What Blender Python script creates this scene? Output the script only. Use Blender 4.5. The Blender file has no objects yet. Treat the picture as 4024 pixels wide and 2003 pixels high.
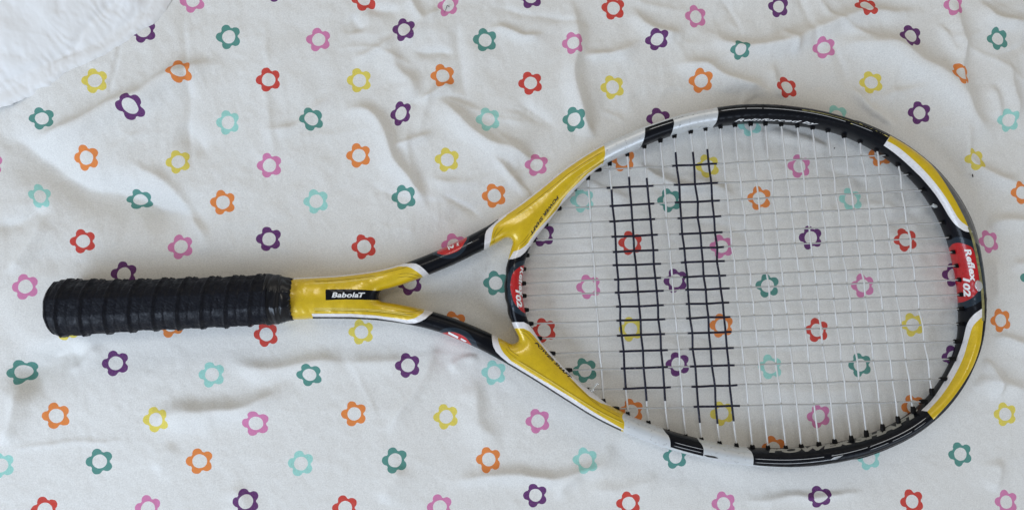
import bpy, bmesh, math, random
import numpy as np
from mathutils import Vector, Matrix, noise
from mathutils.bvhtree import BVHTree

random.seed(7); rng = np.random.default_rng(7)
SC = bpy.context.scene
COL = SC.collection

# ------------------------------------------------------------------ camera
IW, IH = 4024.0, 2003.0                  # survey units (the photograph's grid); FPX is the focal length in them
FPX = 2830.0
H = 0.541
TX, TY = 0.060, 0.055                    # slight lean of the phone
D = Vector((TX, TY, -1.0)).normalized()
CAM = Vector((-TX*H, -TY*H, H))
RGT = (Vector((1, 0, 0)) - D*D.x).normalized()
UPV = RGT.cross(D).normalized()
cam = bpy.data.cameras.new('camera')
cam.sensor_fit = 'HORIZONTAL'; cam.sensor_width = 36.0
cam.lens = 36.0*FPX/IW
cam.clip_start = 0.01; cam.clip_end = 50
co = bpy.data.objects.new('camera', cam); COL.objects.link(co)
co.matrix_world = Matrix(((RGT.x, UPV.x, -D.x, CAM.x), (RGT.y, UPV.y, -D.y, CAM.y), (RGT.z, UPV.z, -D.z, CAM.z), (0, 0, 0, 1)))
SC.camera = co

# ------------------------------------------------------------------ light
w = bpy.data.worlds.new('World'); SC.world = w; w.use_nodes = True
# a dim room: pale walls all round, darker straight above where the photographer leans over
_n = w.node_tree; _g = _n.nodes.new('ShaderNodeTexCoord'); _s = _n.nodes.new('ShaderNodeSeparateXYZ'); _r = _n.nodes.new('ShaderNodeValToRGB')
_n.links.new(_g.outputs['Generated'], _s.inputs[0]); _n.links.new(_s.outputs[2], _r.inputs[0]); _n.links.new(_r.outputs[0], _n.nodes['Background'].inputs[0])
_r.color_ramp.elements[0].position = 0.0; _r.color_ramp.elements[0].color = (1.0, 0.95, 0.86, 1)
_r.color_ramp.elements[1].position = 0.93; _r.color_ramp.elements[1].color = (0.34, 0.325, 0.30, 1)
_e = _r.color_ramp.elements.new(0.6); _e.color = (0.86, 0.82, 0.75, 1)
_n.nodes['Background'].inputs[1].default_value = 0.50
SC.view_settings.view_transform = 'Standard'; SC.view_settings.look = 'None'
SC.view_settings.exposure = -0.14; SC.view_settings.gamma = 1.0

def area(name, loc, target, sx, sy, power, color):
    l = bpy.data.lights.new(name, 'AREA'); l.shape = 'RECTANGLE'; l.size = sx; l.size_y = sy
    l.energy = power; l.color = color
    o = bpy.data.objects.new(name, l); COL.objects.link(o)
    o.location = loc
    o.rotation_euler = (Vector(target)-Vector(loc)).to_track_quat('-Z', 'Y').to_euler()
    return o
area('window_light', (-1.05, -0.80, 0.85), (-0.15, 0.0, 0), 1.2, 0.8, 22.5, (0.66, 0.80, 1.0))
area('far_window_light', (1.15, -0.75, 0.75), (0.30, -0.05, 0), 0.8, 0.7, 6.0, (0.66, 0.80, 1.0))
area('added_fill_light', (0.15, 1.45, 1.25), (0.0, 0.05, 0), 1.4, 0.7, 4.4, (1.0, 0.94, 0.84))  # added soft warm fill to brighten the middle, not an actual lamp of the room
area('ceiling_lamp', (-0.25, 0.55, 1.9), (0.0, 0.0, 0), 0.34, 0.34, 3.6, (1.0, 0.95, 0.86))

# ------------------------------------------------------------------ survey helpers
def P(px, py, z=0.0):
    """the place at height z that the surveyed grid point (px,py) marks"""
    d = D + RGT*((px-IW/2)/FPX) + UPV*(-(py-IH/2)/FPX)
    t = (z-CAM.z)/d.z
    return CAM + d*t
def Pn(px, py, z):
    px = np.asarray(px, float); py = np.asarray(py, float); z = np.asarray(z, float)
    a = (px-IW/2)/FPX; b = -(py-IH/2)/FPX
    dx = D.x+RGT.x*a+UPV.x*b; dy = D.y+RGT.y*a+UPV.y*b; dz = D.z+RGT.z*a+UPV.z*b
    t = (z-CAM.z)/dz
    return np.stack([CAM.x+dx*t, CAM.y+dy*t, z+0*t], -1)
def Q(v):
    """inverse of P for an (n,3) array"""
    r = v-np.array(CAM)
    dep = r@np.array(D)
    return np.stack([IW/2+FPX*(r@np.array(RGT))/dep, IH/2-FPX*(r@np.array(UPV))/dep], -1)
def spline(pts, step):
    """Catmull-Rom through pts (any dimension), resampled evenly"""
    p = np.asarray(pts, float)
    if len(p) == 2: out = p
    else:
        e = np.vstack([2*p[0]-p[1], p, 2*p[-1]-p[-2]]); out = []
        for i in range(1, len(e)-2):
            n = 12
            t = np.linspace(0, 1, n, endpoint=False)[:, None]
            a, b, c, d = e[i-1], e[i], e[i+1], e[i+2]
            out.append(0.5*((2*b)+(-a+c)*t+(2*a-5*b+4*c-d)*t*t+(-a+3*b-3*c+d)*t**3))
        out = np.vstack(out+[p[-1:]])
    s = np.r_[0, np.cumsum(np.linalg.norm(np.diff(out[:, :2], axis=0), axis=1))]
    n = max(2, int(s[-1]/step)+1)
    q = np.linspace(0, s[-1], n)
    return np.stack([np.interp(q, s, out[:, k]) for k in range(p.shape[1])], -1)
def smooth1(a, k, times=2):
    for _ in range(times):
        b = np.vstack([np.repeat(a[:1], k, 0), a, np.repeat(a[-1:], k, 0)])
        c = np.cumsum(np.vstack([np.zeros((1, a.shape[1])), b]), 0)
        m = (c[2*k+1:]-c[:-2*k-1])/(2*k+1)
        m[0] = a[0]; m[-1] = a[-1]; a = m
    return a
def sdpoly(P2, poly):
    """signed distance (inside > 0) of points to polygon"""
    poly = np.asarray(poly, float); n = len(poly)
    best = np.full(len(P2), 1e18); ins = np.zeros(len(P2), bool)
    for i in range(n):
        a = poly[i]; b = poly[(i+1) % n]
        ab = b-a; ap = P2-a
        t = np.clip((ap@ab)/max(ab@ab, 1e-12), 0, 1)
        d = ap-t[:, None]*ab
        best = np.minimum(best, (d*d).sum(1))
        c = (a[1] > P2[:, 1]) != (b[1] > P2[:, 1])
        if a[1] != b[1]:
            xx = a[0]+(P2[:, 1]-a[1])/(b[1]-a[1])*(b[0]-a[0])
            ins ^= c & (P2[:, 0] < xx)
    return np.where(ins, 1, -1)*np.sqrt(best)
def cut(V, T, f, extra=()):
    """split triangles along f = 0"""
    f = np.where(np.abs(f) < 1e-9, 1e-9, f)
    s = f > 0; st = s[T]; mixed = st.any(1) & ~st.all(1)
    keep = T[~mixed]; M = T[mixed]
    if len(M) == 0: return V, T
    sm = s[M]; cnt = sm.sum(1)
    lone = np.where(cnt == 1, np.argmax(sm, 1), np.argmin(sm, 1))
    r = np.arange(len(M))
    a = M[r, lone]; b = M[r, (lone+1) % 3]; c = M[r, (lone+2) % 3]
    n0 = len(V)
    def key(i, j): return np.minimum(i, j).astype(np.int64)*n0+np.maximum(i, j)
    K = np.r_[key(a, b), key(a, c)]
    u, inv = np.unique(K, return_inverse=True)
    i, j = u//n0, u % n0
    t = (f[i]/(f[i]-f[j]))[:, None]
    NV = V[i]+(V[j]-V[i])*t
    ab = n0+inv[:len(M)]; ac = n0+inv[len(M):]
    NT = np.vstack([np.stack([a, ab, ac], 1), np.stack([ab, b, c], 1), np.stack([ab, c, ac], 1)])
    return np.vstack([V, NV]), np.vstack([keep, NT])

# ------------------------------------------------------------------ object helpers
def link(name, me, parent=None, mats=(), smooth=True):
    o = bpy.data.objects.new(name, me); COL.objects.link(o)
    for m in mats: me.materials.append(m)
    if smooth and len(me.polygons):
        me.polygons.foreach_set('use_smooth', [True]*len(me.polygons))
    if parent: o.parent = parent
    return o
def mesh_np(name, V, F, mi=None):
    me = bpy.data.meshes.new(name)
    V = np.asarray(V, np.float32); F = np.asarray(F, np.int32); k = F.shape[1]
    me.vertices.add(len(V)); me.vertices.foreach_set('co', V.ravel())
    me.loops.add(F.size); me.loops.foreach_set('vertex_index', F.ravel())
    me.polygons.add(len(F)); me.polygons.foreach_set('loop_start', np.arange(0, F.size, k, dtype=np.int32))
    if mi is not None: me.polygons.foreach_set('material_index', np.asarray(mi, np.int32))
    me.update(calc_edges=True); me.validate()
    return me
def rings_mesh(R, closed=False, caps=True):
    """R: (n rings, m, 3) -> verts, tris"""
    n, m, _ = R.shape
    V = R.reshape(-1, 3); F = []
    i = np.arange(n if closed else n-1)[:, None]; j = np.arange(m)[None]
    a = i*m+j; b = i*m+(j+1) % m; c = ((i+1) % n)*m+(j+1) % m; d = ((i+1) % n)*m+j
    T = np.vstack([np.stack([a, b, c], -1).reshape(-1, 3), np.stack([a, c, d], -1).reshape(-1, 3)])
    if caps and not closed:
        V = np.vstack([V, R[0].mean(0), R[-1].mean(0)]); k = n*m
        jj = np.arange(m)
        T = np.vstack([T, np.stack([(jj+1) % m, jj, np.full(m, k)], 1), np.stack([(n-1)*m+jj, (n-1)*m+(jj+1) % m, np.full(m, k+1)], 1)])
    return V, T
def superring(c, side, a, b, n, m=40, up=(0, 0, 1)):
    th = np.linspace(0, 2*math.pi, m, endpoint=False)
    cs, sn = np.cos(th), np.sin(th)
    x = np.sign(cs)*np.abs(cs)**(2/n)*a; z = np.sign(sn)*np.abs(sn)**(2/n)*b
    return c[None]+side[None]*x[:, None]+np.asarray(up, float)[None]*z[:, None]

# ------------------------------------------------------------------ materials
def mat(name, col, rough=0.5, metal=0.0, coat=0.0, coat_rough=0.08, spec=0.5, trans=0.0):
    m = bpy.data.materials.new(name); m.use_nodes = True
    b = m.node_tree.nodes['Principled BSDF']
    b.inputs['Base Color'].default_value = (*col, 1); b.inputs['Roughness'].default_value = rough
    b.inputs['Metallic'].default_value = metal; b.inputs['Coat Weight'].default_value = coat
    b.inputs['Coat Roughness'].default_value = coat_rough; b.inputs['Specular IOR Level'].default_value = spec
    b.inputs['Transmission Weight'].default_value = trans
    return m
def lin(r, g, b):
    f = lambda c: (c/255/12.92) if c/255 <= 0.04045 else ((c/255+0.055)/1.055)**2.4
    return (f(r), f(g), f(b))
def nd(m, t, **k):
    n = m.node_tree.nodes.new(t)
    for a, b in k.items(): setattr(n, a, b)
    return n
def worn(m, col, dark, scale=900, lo=0.62, hi=0.72, stretch=(1, 1, 1), bump=0.0, mott=0.10):
    """fine flecks and mottling in a paint"""
    nt = m.node_tree; b = nt.nodes['Principled BSDF']; L = nt.links.new
    tc = nd(m, 'ShaderNodeTexCoord'); mp = nd(m, 'ShaderNodeMapping'); mp.inputs['Scale'].default_value = stretch
    L(tc.outputs['Object'], mp.inputs['Vector'])
    n1 = nd(m, 'ShaderNodeTexNoise'); n1.inputs['Scale'].default_value = scale; n1.inputs['Detail'].default_value = 3
    n2 = nd(m, 'ShaderNodeTexNoise'); n2.inputs['Scale'].default_value = scale*0.12; n2.inputs['Detail'].default_value = 5
    for n in (n1, n2): L(mp.outputs[0], n.inputs['Vector'])
    r = nd(m, 'ShaderNodeValToRGB'); r.color_ramp.elements[0].position = lo; r.color_ramp.elements[1].position = hi
    L(n1.outputs['Fac'], r.inputs[0])
    mx = nd(m, 'ShaderNodeMix', data_type='RGBA'); mx.inputs['A'].default_value = (*col, 1); mx.inputs['B'].default_value = (*dark, 1)
    L(r.outputs[0], mx.inputs['Factor'])
    hs = nd(m, 'ShaderNodeHueSaturation')
    mr = nd(m, 'ShaderNodeMapRange'); mr.inputs['From Min'].default_value = 0.3; mr.inputs['From Max'].default_value = 0.7
    mr.inputs['To Min'].default_value = 1-mott; mr.inputs['To Max'].default_value = 1+mott
    L(n2.outputs['Fac'], mr.inputs['Value']); L(mr.outputs[0], hs.inputs['Value'])
    L(mx.outputs['Result'], hs.inputs['Color']); L(hs.outputs[0], b.inputs['Base Color'])
    if bump:
        bp = nd(m, 'ShaderNodeBump'); bp.inputs['Strength'].default_value = bump; bp.inputs['Distance'].default_value = 0.0003
        L(n1.outputs['Fac'], bp.inputs['Height']); L(bp.outputs[0], b.inputs['Normal'])
    return m
Y_ = lin(216, 183, 22)
M_YEL = worn(mat('yellow_paint', Y_, 0.36, 0.15, 0.7, 0.15), Y_, lin(205, 168, 20), 1600, 0.45, 0.75, mott=0.07)
M_BLK = worn(mat('black_paint', (0.004, 0.005, 0.008), 0.34, 0, 0.12, 0.10, spec=0.12), (0.004, 0.005, 0.008), (0.009, 0.010, 0.014), 700, 0.60, 0.8, mott=0.2)
M_WHT = worn(mat('white_paint', (0.72, 0.70, 0.70), 0.4, 0, 0.5, 0.12), (0.74, 0.72, 0.72), (0.60, 0.57, 0.57), 500, 0.5, 0.8, mott=0.05)
M_SIL = worn(mat('silver_paint', (0.62, 0.65, 0.68), 0.38, 0.35, 0.4, 0.2), (0.66, 0.69, 0.71), (0.42, 0.44, 0.46), 420, 0.60, 0.74, mott=0.06)
M_RED = worn(mat('red_paint', lin(180, 14, 22), 0.4, 0, 0.4, 0.12), lin(184, 14, 22), lin(150, 8, 16), 800, 0.5, 0.8)
M_SLT = mat('slate_paint', lin(26, 40, 52), 0.4, 0, 0.3, 0.12, spec=0.25)
M_GLD = worn(mat('worn_gold_edge', lin(140, 134, 75), 0.5), lin(150, 144, 92), lin(88, 84, 58), 260, 0.35, 0.75)
M_GRY = worn(mat('scuffed_grey_edge', (0.07, 0.07, 0.08), 0.35, 0, 0.5, 0.15), (0.11, 0.11, 0.11), (0.06, 0.06, 0.063), 300, 0.3, 0.8, mott=0.03)
M_GRM = mat('black_nylon', (0.003, 0.003, 0.004), 0.42, spec=0.2)
M_STR = mat('natural_string', (0.40, 0.40, 0.39), 0.25, 0, 0.5, 0.1)
M_STC = mat('natural_cross_string', (0.60, 0.60, 0.59), 0.25, 0, 0.3, 0.12)
M_INK = worn(mat('navy_stencil_ink', (0.006, 0.006, 0.022), 0.45, spec=0.3), (0.006, 0.006, 0.020), (0.10, 0.10, 0.13), 520, 0.58, 0.80, mott=0.2)
M_CLR = mat('clear_nylon', (0.85, 0.88, 0.88), 0.12, trans=0.55)
M_PRW = mat('white_lettering', (0.80, 0.80, 0.80), 0.45)
M_PRG = mat('grey_lettering', (0.33, 0.33, 0.30), 0.5)
M_PRB = mat('black_lettering', (0.012, 0.012, 0.014), 0.45)
M_PIN = mat('olive_pinstripe', lin(120, 98, 14), 0.4, 0, 0.4)
M_PIL = mat('pale_pinstripe', lin(236, 222, 130), 0.35, 0, 0.4)
M_PIS = mat('silver_pinstripe', (0.45, 0.46, 0.47), 0.35, 0.2)

# ------------------------------------------------------------------ bed sheet
FLO = {'Y': lin(222, 204, 84), 'T': lin(76, 138, 128), 'P': lin(92, 30, 102), 'O': lin(226, 130, 55), 'R': lin(200, 56, 44), 'K': lin(208, 122, 168), 'L': lin(152, 210, 200)}
TS = 1.2794
flowers = []
def tile(ox, oy, s):
    for e in s.split(';'):
        q = e.split()
        if not q: continue
        c, x, y = q[0], float(q[1]), float(q[2])
        sx, sy, rot = (float(q[3]), float(q[4]), float(q[5])) if len(q) > 3 else (1, 1, 0)
        flowers.append((ox+x/TS, oy+y/TS, c, sx, sy, rot))
tile(0, 0, 'Y 484 410;T 212 597 1.08 .88 -8;P 675 545;O 917 367 .92 1 35;R 1355 407;T 1152 188;K 1606 208;P 725 160;K 967 2;P 1400 -38;L 1145 615 .95 1 0;T 1567 600 .98 .9 -35;O 432 793 1.04 1 0;Y 893 812 .95 .98 0;K 1355 832;L 190 985 .75 1.05 30;T 668 993 1.1 .8 0;O 1122 1018;L 1590 1012;R 417 1212 1 .95 -20;K 910 1240;P 1355 1202;K -65 828;O -120 420;T -220 200')
tile(1342, 0, 'R 115 3;P 317 158 .92 1 -20;K 537 35 .8 1 -35;P 950 -12;T 722 205;R 1366 45;K 1160 230 .82 1 20;P 1583 205 1 .88 20;Y 90 405;O 510 385;R 950 420;Y 1362 440;P 300 573 .8 1.05 -25;L 737 605;T 1166 607 .92 1 0;P 1590 605;O 87 782;Y 532 805;K 980 832 1 .9 30;O 1413 805;T 315 992;O 768 985;L 1210 1008;T 1648 1008;R 115 1240;K 565 1235;P 1010 1180;R 1453 1222;Y 330 -230;O 760 -220;L 1190 -180;Y 1600 -190')
tile(2684, 0, 'K 67 82 .95 1 0;P 484 32 .9 .95 0;R 917 37 1 .9 -10;K 1357 30 .8 1 0;T 280 258 .85 .82 35;K 713 240 1.02 .92 0;P 1150 180;T 1570 203 .9 1 20;O 87 412;R 517 443 .9 1 40;Y 953 412;O 1375 385 .95 1 35;P 1193 567;L 1633 607;L 330 630;L 765 590;Y 125 835;K 580 838;O 985 780;Y 1462 803 .92 1 50;O 380 998;L 842 1003;P 637 1195;R 1112 1207;K 190 1240;O 1697 970 .9 1.05 40;K 1527 1215 .85 1 20;P 1780 400;R 1800 60;T 700 -150;O 1150 -180')
tile(0, 1001, 'K 137 160 1.02 1 0;P 630 97;Y 345 365;O 865 350;R 1342 398 .95 1 30;T 95 590 .92 .98 -30;P 583 543 1.04 1 0;L 1068 600 1.02 1 0;T 1560 600 1 .9 -20;O 285 807 1.06 1 -25;Y 792 824 1.06 1 -10;K 1290 843 1.04 1 0;L 8 1055;T 500 1037 1.05 1 0;O 1008 1033 1.03 1 0;L 1515 1045;R 225 1280 1.02 1 0;K 748 1270;P 1243 1232;Y -170 730;O -200 1250;Y 480 1520;T 1000 1500;O 1500 1500')
tile(1342, 1001, 'P 345 140;T 775 142 1 1 0;K 1242 160;P 1680 130;Y 102 387;O 565 345;R 1018 378;Y 1455 373;P 335 555;L 767 590;T 1222 578;O 65 797;Y 526 812;K 987 833;O 1455 783;T 270 1028;O 740 1025;L 1225 1028;T 1675 1010;R 20 1268;K 495 1263;P 975 1205 .97 .95 0;R 1443 1245;Y 300 1490;T 720 1480;O 1200 1470;L 1690 1470')
tile(2684, 1001, 'T 422 155;K 900 155;O 193 355;R 670 378;Y 1150 350;T 887 552;L 437 562;P 1350 102;O 1587 328 .9 1 0;P 1352 512;P -28 548;Y 195 795;K 680 808;O 1150 760;Y 1618 800;O 450 968;L 927 1017;T 1393 1000;K 205 1250;P 680 1212 1.05 .88 0;R 1145 1235;K 1625 1240;T 1740 118;P 1810 560;T 1850 1050;T 430 1480;Y 900 1450;O 1400 1480')

SD = 0.1911e-3      # metres per survey unit, near the image centre
# folds: polyline in survey units, width, height (mm), sharpness side
folds = [
 ([(60, 560), (190, 545), (300, 520), (440, 440), (560, 380), (700, 285), (900, 225)], 34, 5.2),
 ([(-80, 500), (60, 560), (220, 660), (340, 735), (540, 790), (720, 850), (880, 930)], 66, -6.0),
 ([(480, 640), (640, 700), (720, 800), (780, 930), (830, 1010)], 26, 1.8),
 ([(700, 480), (780, 560), (820, 640)], 40, -1.5),
 ([(-50, 900), (80, 870), (200, 800)], 35, -2.0),
 ([(20, 1080), (120, 960), (190, 830)], 26, 1.6),
 ([(1000, 520), (1150, 500), (1260, 420), (1330, 380)], 20, 1.2),
 ([(1050, 0), (1060, 200), (1050, 380), (1065, 720)], 16, 0.5),
 ([(720, 0), (725, 220), (745, 560), (760, 720)], 16, -0.7),
 ([(445, 250), (460, 190)], 9, 0.5), ([(478, 170), (460, 260), (430, 400)], 9, -0.7),
 ([(1320, 455), (1430, 440), (1506, 516), (1545, 625), (1600, 703), (1694, 844)], 26, 3.2),
 ([(1690, 380), (1748, 422), (1811, 485), (1905, 563), (2045, 610), (2110, 660)], 26, 3.4),
 ([(1900, 600), (1983, 672), (2060, 750), (2120, 800)], 17, 1.9),
 ([(2230, -30), (2262, 80), (2272, 195), (2250, 297), (2284, 422), (2300, 508), (2374, 570)], 24, 3.6),
 ([(2280, 250), (2350, 208), (2436, 188), (2530, 150)], 20, 2.2),
 ([(2480, 20), (2510, 80), (2570, 112), (2700, 135)], 22, 2.2),
 ([(1600, -30), (1630, 40), (1660, 100)], 18, 1.8), ([(1540, 180), (1600, 150), (1690, 60), (1760, 20)], 20, 1.6),
 ([(1550, 160), (1545, 250), (1600, 330), (1600, 420)], 34, 2.4),
 ([(1900, 130), (1980, 128), (2060, 148), (2150, 140)], 15, 1.8),
 ([(1620, 415), (1690, 380), (1748, 345), (1790, 360)], 15, 2.0),
 ([(1540, 585), (1620, 560), (1717, 525)], 14, 1.5), ([(1380, 235), (1440, 225), (1500, 190), (1560, 130)], 18, 1.8),
 ([(1420, 15), (1520, 45), (1570, 30)], 20, -1.5), ([(1380, 60), (1420, 130)], 25, -1.2),
 ([(1620, 210), (1720, 205), (1790, 215)], 14, -1.3), ([(1780, 60), (1800, 200), (1815, 330), (1850, 420)], 26, -1.5),
 ([(1680, 690), (1800, 720), (1900, 700)], 20, 1.0), ([(2020, 400), (2100, 440), (2200, 520)], 24, -1.4),
 ([(2684, 108), (2780, 140), (2860, 180), (2960, 190), (3059, 160), (3169, 125), (3309, 66), (3466, 45), (3700, 60)], 25, 3.2),
 ([(3280, 185), (3400, 172), (3520, 190), (3640, 262), (3750, 352), (3812, 440), (3850, 500), (3920, 560)], 42, 5.6),
 ([(3740, -30), (3752, 80), (3775, 200), (3772, 300), (3800, 400)], 22, 2.8),
 ([(3820, -20), (3860, 30), (3910, 72), (4070, 100)], 22, 3.0),
 ([(2640, 258), (2762, 262), (2879, 320), (2980, 362), (3060, 396)], 24, 2.6),
 ([(3025, 240), (3040, 330), (3090, 410)], 16, 1.8), ([(3060, 110), (3110, 160), (3115, 200)], 16, 1.8),
 ([(3320, 330), (3400, 400), (3470, 460), (3530, 530)], 24, 2.6),
 ([(3778, 438), (3802, 560), (3830, 640), (3966, 703), (4060, 760)], 22, 2.2),
 ([(3680, 90), (3720, 150), (3755, 240)], 14, 1.4),
 ([(3940, 230), (3960, 330), (3990, 420), (3950, 500)], 22, 1.6), ([(3880, 330), (3910, 400), (3915, 470)], 16, 1.2),
 ([(3010, 500), (3080, 545), (3156, 563), (3273, 580)], 17, 1.9), ([(2690, 690), (2760, 720), (2830, 750), (2890, 800)], 20, 2.0),
 ([(2480, 630), (2586, 690), (2700, 725), (2800, 750)], 16, 2.2), ([(2290, 680), (2340, 740), (2480, 790)], 22, 1.4),
 ([(2700, 880), (2860, 900), (2960, 960)], 26, -1.0), ([(3200, 660), (3350, 700), (3470, 760)], 30, -1.2),
 ([(3480, 900), (3560, 840), (3620, 800)], 26, -1.5),
 ([(40, 1560), (110, 1470), (195, 1407), (352, 1305)], 60, -5.0),
 ([(0, 1750), (60, 1640), (90, 1500)], 30, 2.0), ([(250, 1470), (320, 1420), (400, 1330)], 24, 1.4),
 ([(560, 1680), (640, 1640), (740, 1615), (900, 1600), (1040, 1562), (1120, 1530), (1190, 1490)], 34, 3.6),
 ([(880, 1432), (980, 1455), (1110, 1447), (1260, 1420), (1400, 1440)], 30, 2.2),
 ([(600, 1860), (660, 1780), (700, 1730)], 26, 1.0), ([(0, 1760), (300, 1738), (560, 1730)], 12, 0.5),
 ([(1500, 1710), (1580, 1610), (1631, 1548), (1694, 1439), (1764, 1353)], 26, 1.9),
 ([(1760, 1460), (1830, 1420), (1900, 1410)], 22, 1.4), ([(1340, 1420), (1450, 1430), (1620, 1410)], 26, 1.5),
 ([(1733, 1884), (1836, 1878), (1936, 1864), (2045, 1862), (2163, 1870), (2290, 1845), (2358, 1822), (2420, 1740), (2460, 1680)], 22, 2.6),
 ([(1500, 1980), (1540, 1900), (1570, 1820)], 30, 1.4), ([(2180, 1960), (2210, 1900), (2300, 1860)], 24, 1.3),
 ([(1875, 1450), (1862, 1560), (1872, 1660), (1925, 1740), (1980, 1760)], 40, 1.8),
 ([(2895, 1968), (3000, 1966), (3106, 1947), (3200, 1950), (3278, 1935), (3420, 1925)], 14, 1.5),
 ([(3840, 1400), (3880, 1440), (3903, 1501), (3900, 1580)], 20, 2.4), ([(3790, 1580), (3850, 1500), (3960, 1520), (4060, 1560)], 26, 1.8),
 ([(3880, 1330), (3960, 1330), (4070, 1370)], 22, 1.8), ([(3900, 1790), (3920, 1860), (3900, 1930)], 26, 1.4),
 ([(3870, 900), (3930, 870), (4060, 880)], 24, 2.0), ([(3900, 1000), (3905, 1120), (3910, 1200)], 20, 1.6), ([(3960, 1030), (4060, 1020)], 18, 1.0),
 ([(2290, 1930), (2500, 1900), (2620, 1880)], 30, 1.0), ([(900, 1880), (960, 1950), (940, 2050)], 40, 1.2),
 ([(2300, 1280), (2700, 1310), (3000, 1370), (3300, 1380)], 40, -1.0), ([(2900, 1500), (3200, 1540), (3500, 1500)], 40, 1.0),
]
# small random puckers, more of them in the looser cloth towards the top
_rp = np.random.default_rng(23)
for _k in range(150):
    _x = _rp.uniform(-300, 4300); _y = _rp.uniform(-200, 2150)
    if _rp.random() > (0.95 if (_y < 850 and _x > 1250) else 0.14) or (2050 < _x < 3750 and 520 < _y < 1700 and _rp.random() < 0.6): continue
    _a = _rp.normal(0.5, 0.7); _l = _rp.uniform(90, 260); _c = _rp.normal(0, 0.22)
    _p = [(_x+_l*t*math.cos(_a+_c*t), _y+_l*t*math.sin(_a+_c*t)) for t in (-1, -0.3, 0.3, 1)]
    folds.append((_p, _rp.uniform(10, 20), _rp.uniform(0.25, 0.85)*(1.0 if (_y < 850 and _x > 1250) else 0.5)*_rp.choice([1, 1, -1])))
STEP = 6.2
gx = np.arange(-900, 4925, STEP); gy = np.arange(-760, 2765, STEP)
GX, GY = np.meshgrid(gx, gy)
def fbm(x, y, seed, octaves=4, base=0.004, gain=0.5):
    """value noise on a numpy grid"""
    out = np.zeros_like(x); amp = 1.0; fr = base
    for o in range(octaves):
        r = np.random.default_rng(seed*31+o); g = r.standard_normal((256, 256))
        u = x*fr+1000.3; v = y*fr+1000.7
        iu = np.floor(u).astype(int); iv = np.floor(v).astype(int); fu = u-iu; fv = v-iv
        fu = fu*fu*fu*(fu*(fu*6-15)+10); fv = fv*fv*fv*(fv*(fv*6-15)+10)
        g00 = g[iu % 256, iv % 256]; g10 = g[(iu+1) % 256, iv % 256]; g01 = g[iu % 256, (iv+1) % 256]; g11 = g[(iu+1) % 256, (iv+1) % 256]
        out += amp*((g00*(1-fu)+g10*fu)*(1-fv)+(g01*(1-fu)+g11*fu)*fv)
        amp *= gain; fr *= 2.03
    return out
Z = np.zeros_like(GX)
wx = GX+7*fbm(GX, GY, 11, 2, 0.006); wy = GY+7*fbm(GX, GY, 12, 2, 0.006)
for pts, wd, hh in folds:
    pl = spline(pts, 12)
    x0, y0 = pl.min(0)-wd*4; x1, y1 = pl.max(0)+wd*4
    ix = np.where((gx > x0) & (gx < x1))[0]; iy = np.where((gy > y0) & (gy < y1))[0]
    if len(ix) == 0 or len(iy) == 0: continue
    sl = np.ix_(iy, ix)
    X = wx[sl].ravel(); Yy = wy[sl].ravel()
    best = np.full(X.shape, 1e18); sgn = np.zeros(X.shape); tt = np.zeros(X.shape)
    for i in range(len(pl)-1):
        a, b = pl[i], pl[i+1]; ab = b-a
        t = np.clip(((X-a[0])*ab[0]+(Yy-a[1])*ab[1])/(ab@ab), 0, 1)
        dx = X-a[0]-t*ab[0]; dy = Yy-a[1]-t*ab[1]; d2 = dx*dx+dy*dy
        m = d2 < best
        best[m] = d2[m]; sgn[m] = np.sign(ab[0]*dy-ab[1]*dx)[m]; tt[m] = ((i+t)/(len(pl)-1))[m]
    d = np.sqrt(best)
    taper = np.clip(np.minimum(tt, 1-tt)/0.30, 0, 1); taper = taper*taper*(3-2*taper)
    taper = np.where((tt <= 0) | (tt >= 1), 0, taper)
    # a fold: one flank steep, the other broad; the steep flank looks away from the window
    side = np.where(sgn > 0, 1.5, 0.95)
    dd = d/(wd*side)
    Z[sl] += (hh*2.4e-3*taper*(0.40*np.exp(-dd**2*0.9)+0.34/(1+dd**2*0.8)**2+0.26*np.exp(-np.sqrt(dd**2+0.02)*2.0))).reshape(Z[sl].shape)
amp = 0.35+0.65*np.clip((1500-GY)/1500, 0, 1)
big = fbm(GX, GY, 3, 3, 0.0022, 0.5)
Z += 0.0016*big*amp
rid = 1-np.abs(fbm(GX+1.2*GY*0.35, GY*1.2, 5, 3, 0.0045, 0.5)); Z += 0.0008*rid*amp
rid2 = 1-np.abs(fbm(wx*1.2, wy*0.8, 21, 3, 0.010, 0.5)); Z += 0.00022*rid2*amp
rid3 = 1-np.abs(fbm(wy*0.7+wx*0.5, wx*1.3-wy*0.4, 27, 2, 0.013, 0.5)); Z += 0.00022*rid3*amp
Z += 0.00009*fbm(GX, GY, 9, 3, 0.03, 0.6)
PRESS = np.zeros_like(Z)   # where the racket presses the cloth down: filled in below

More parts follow.
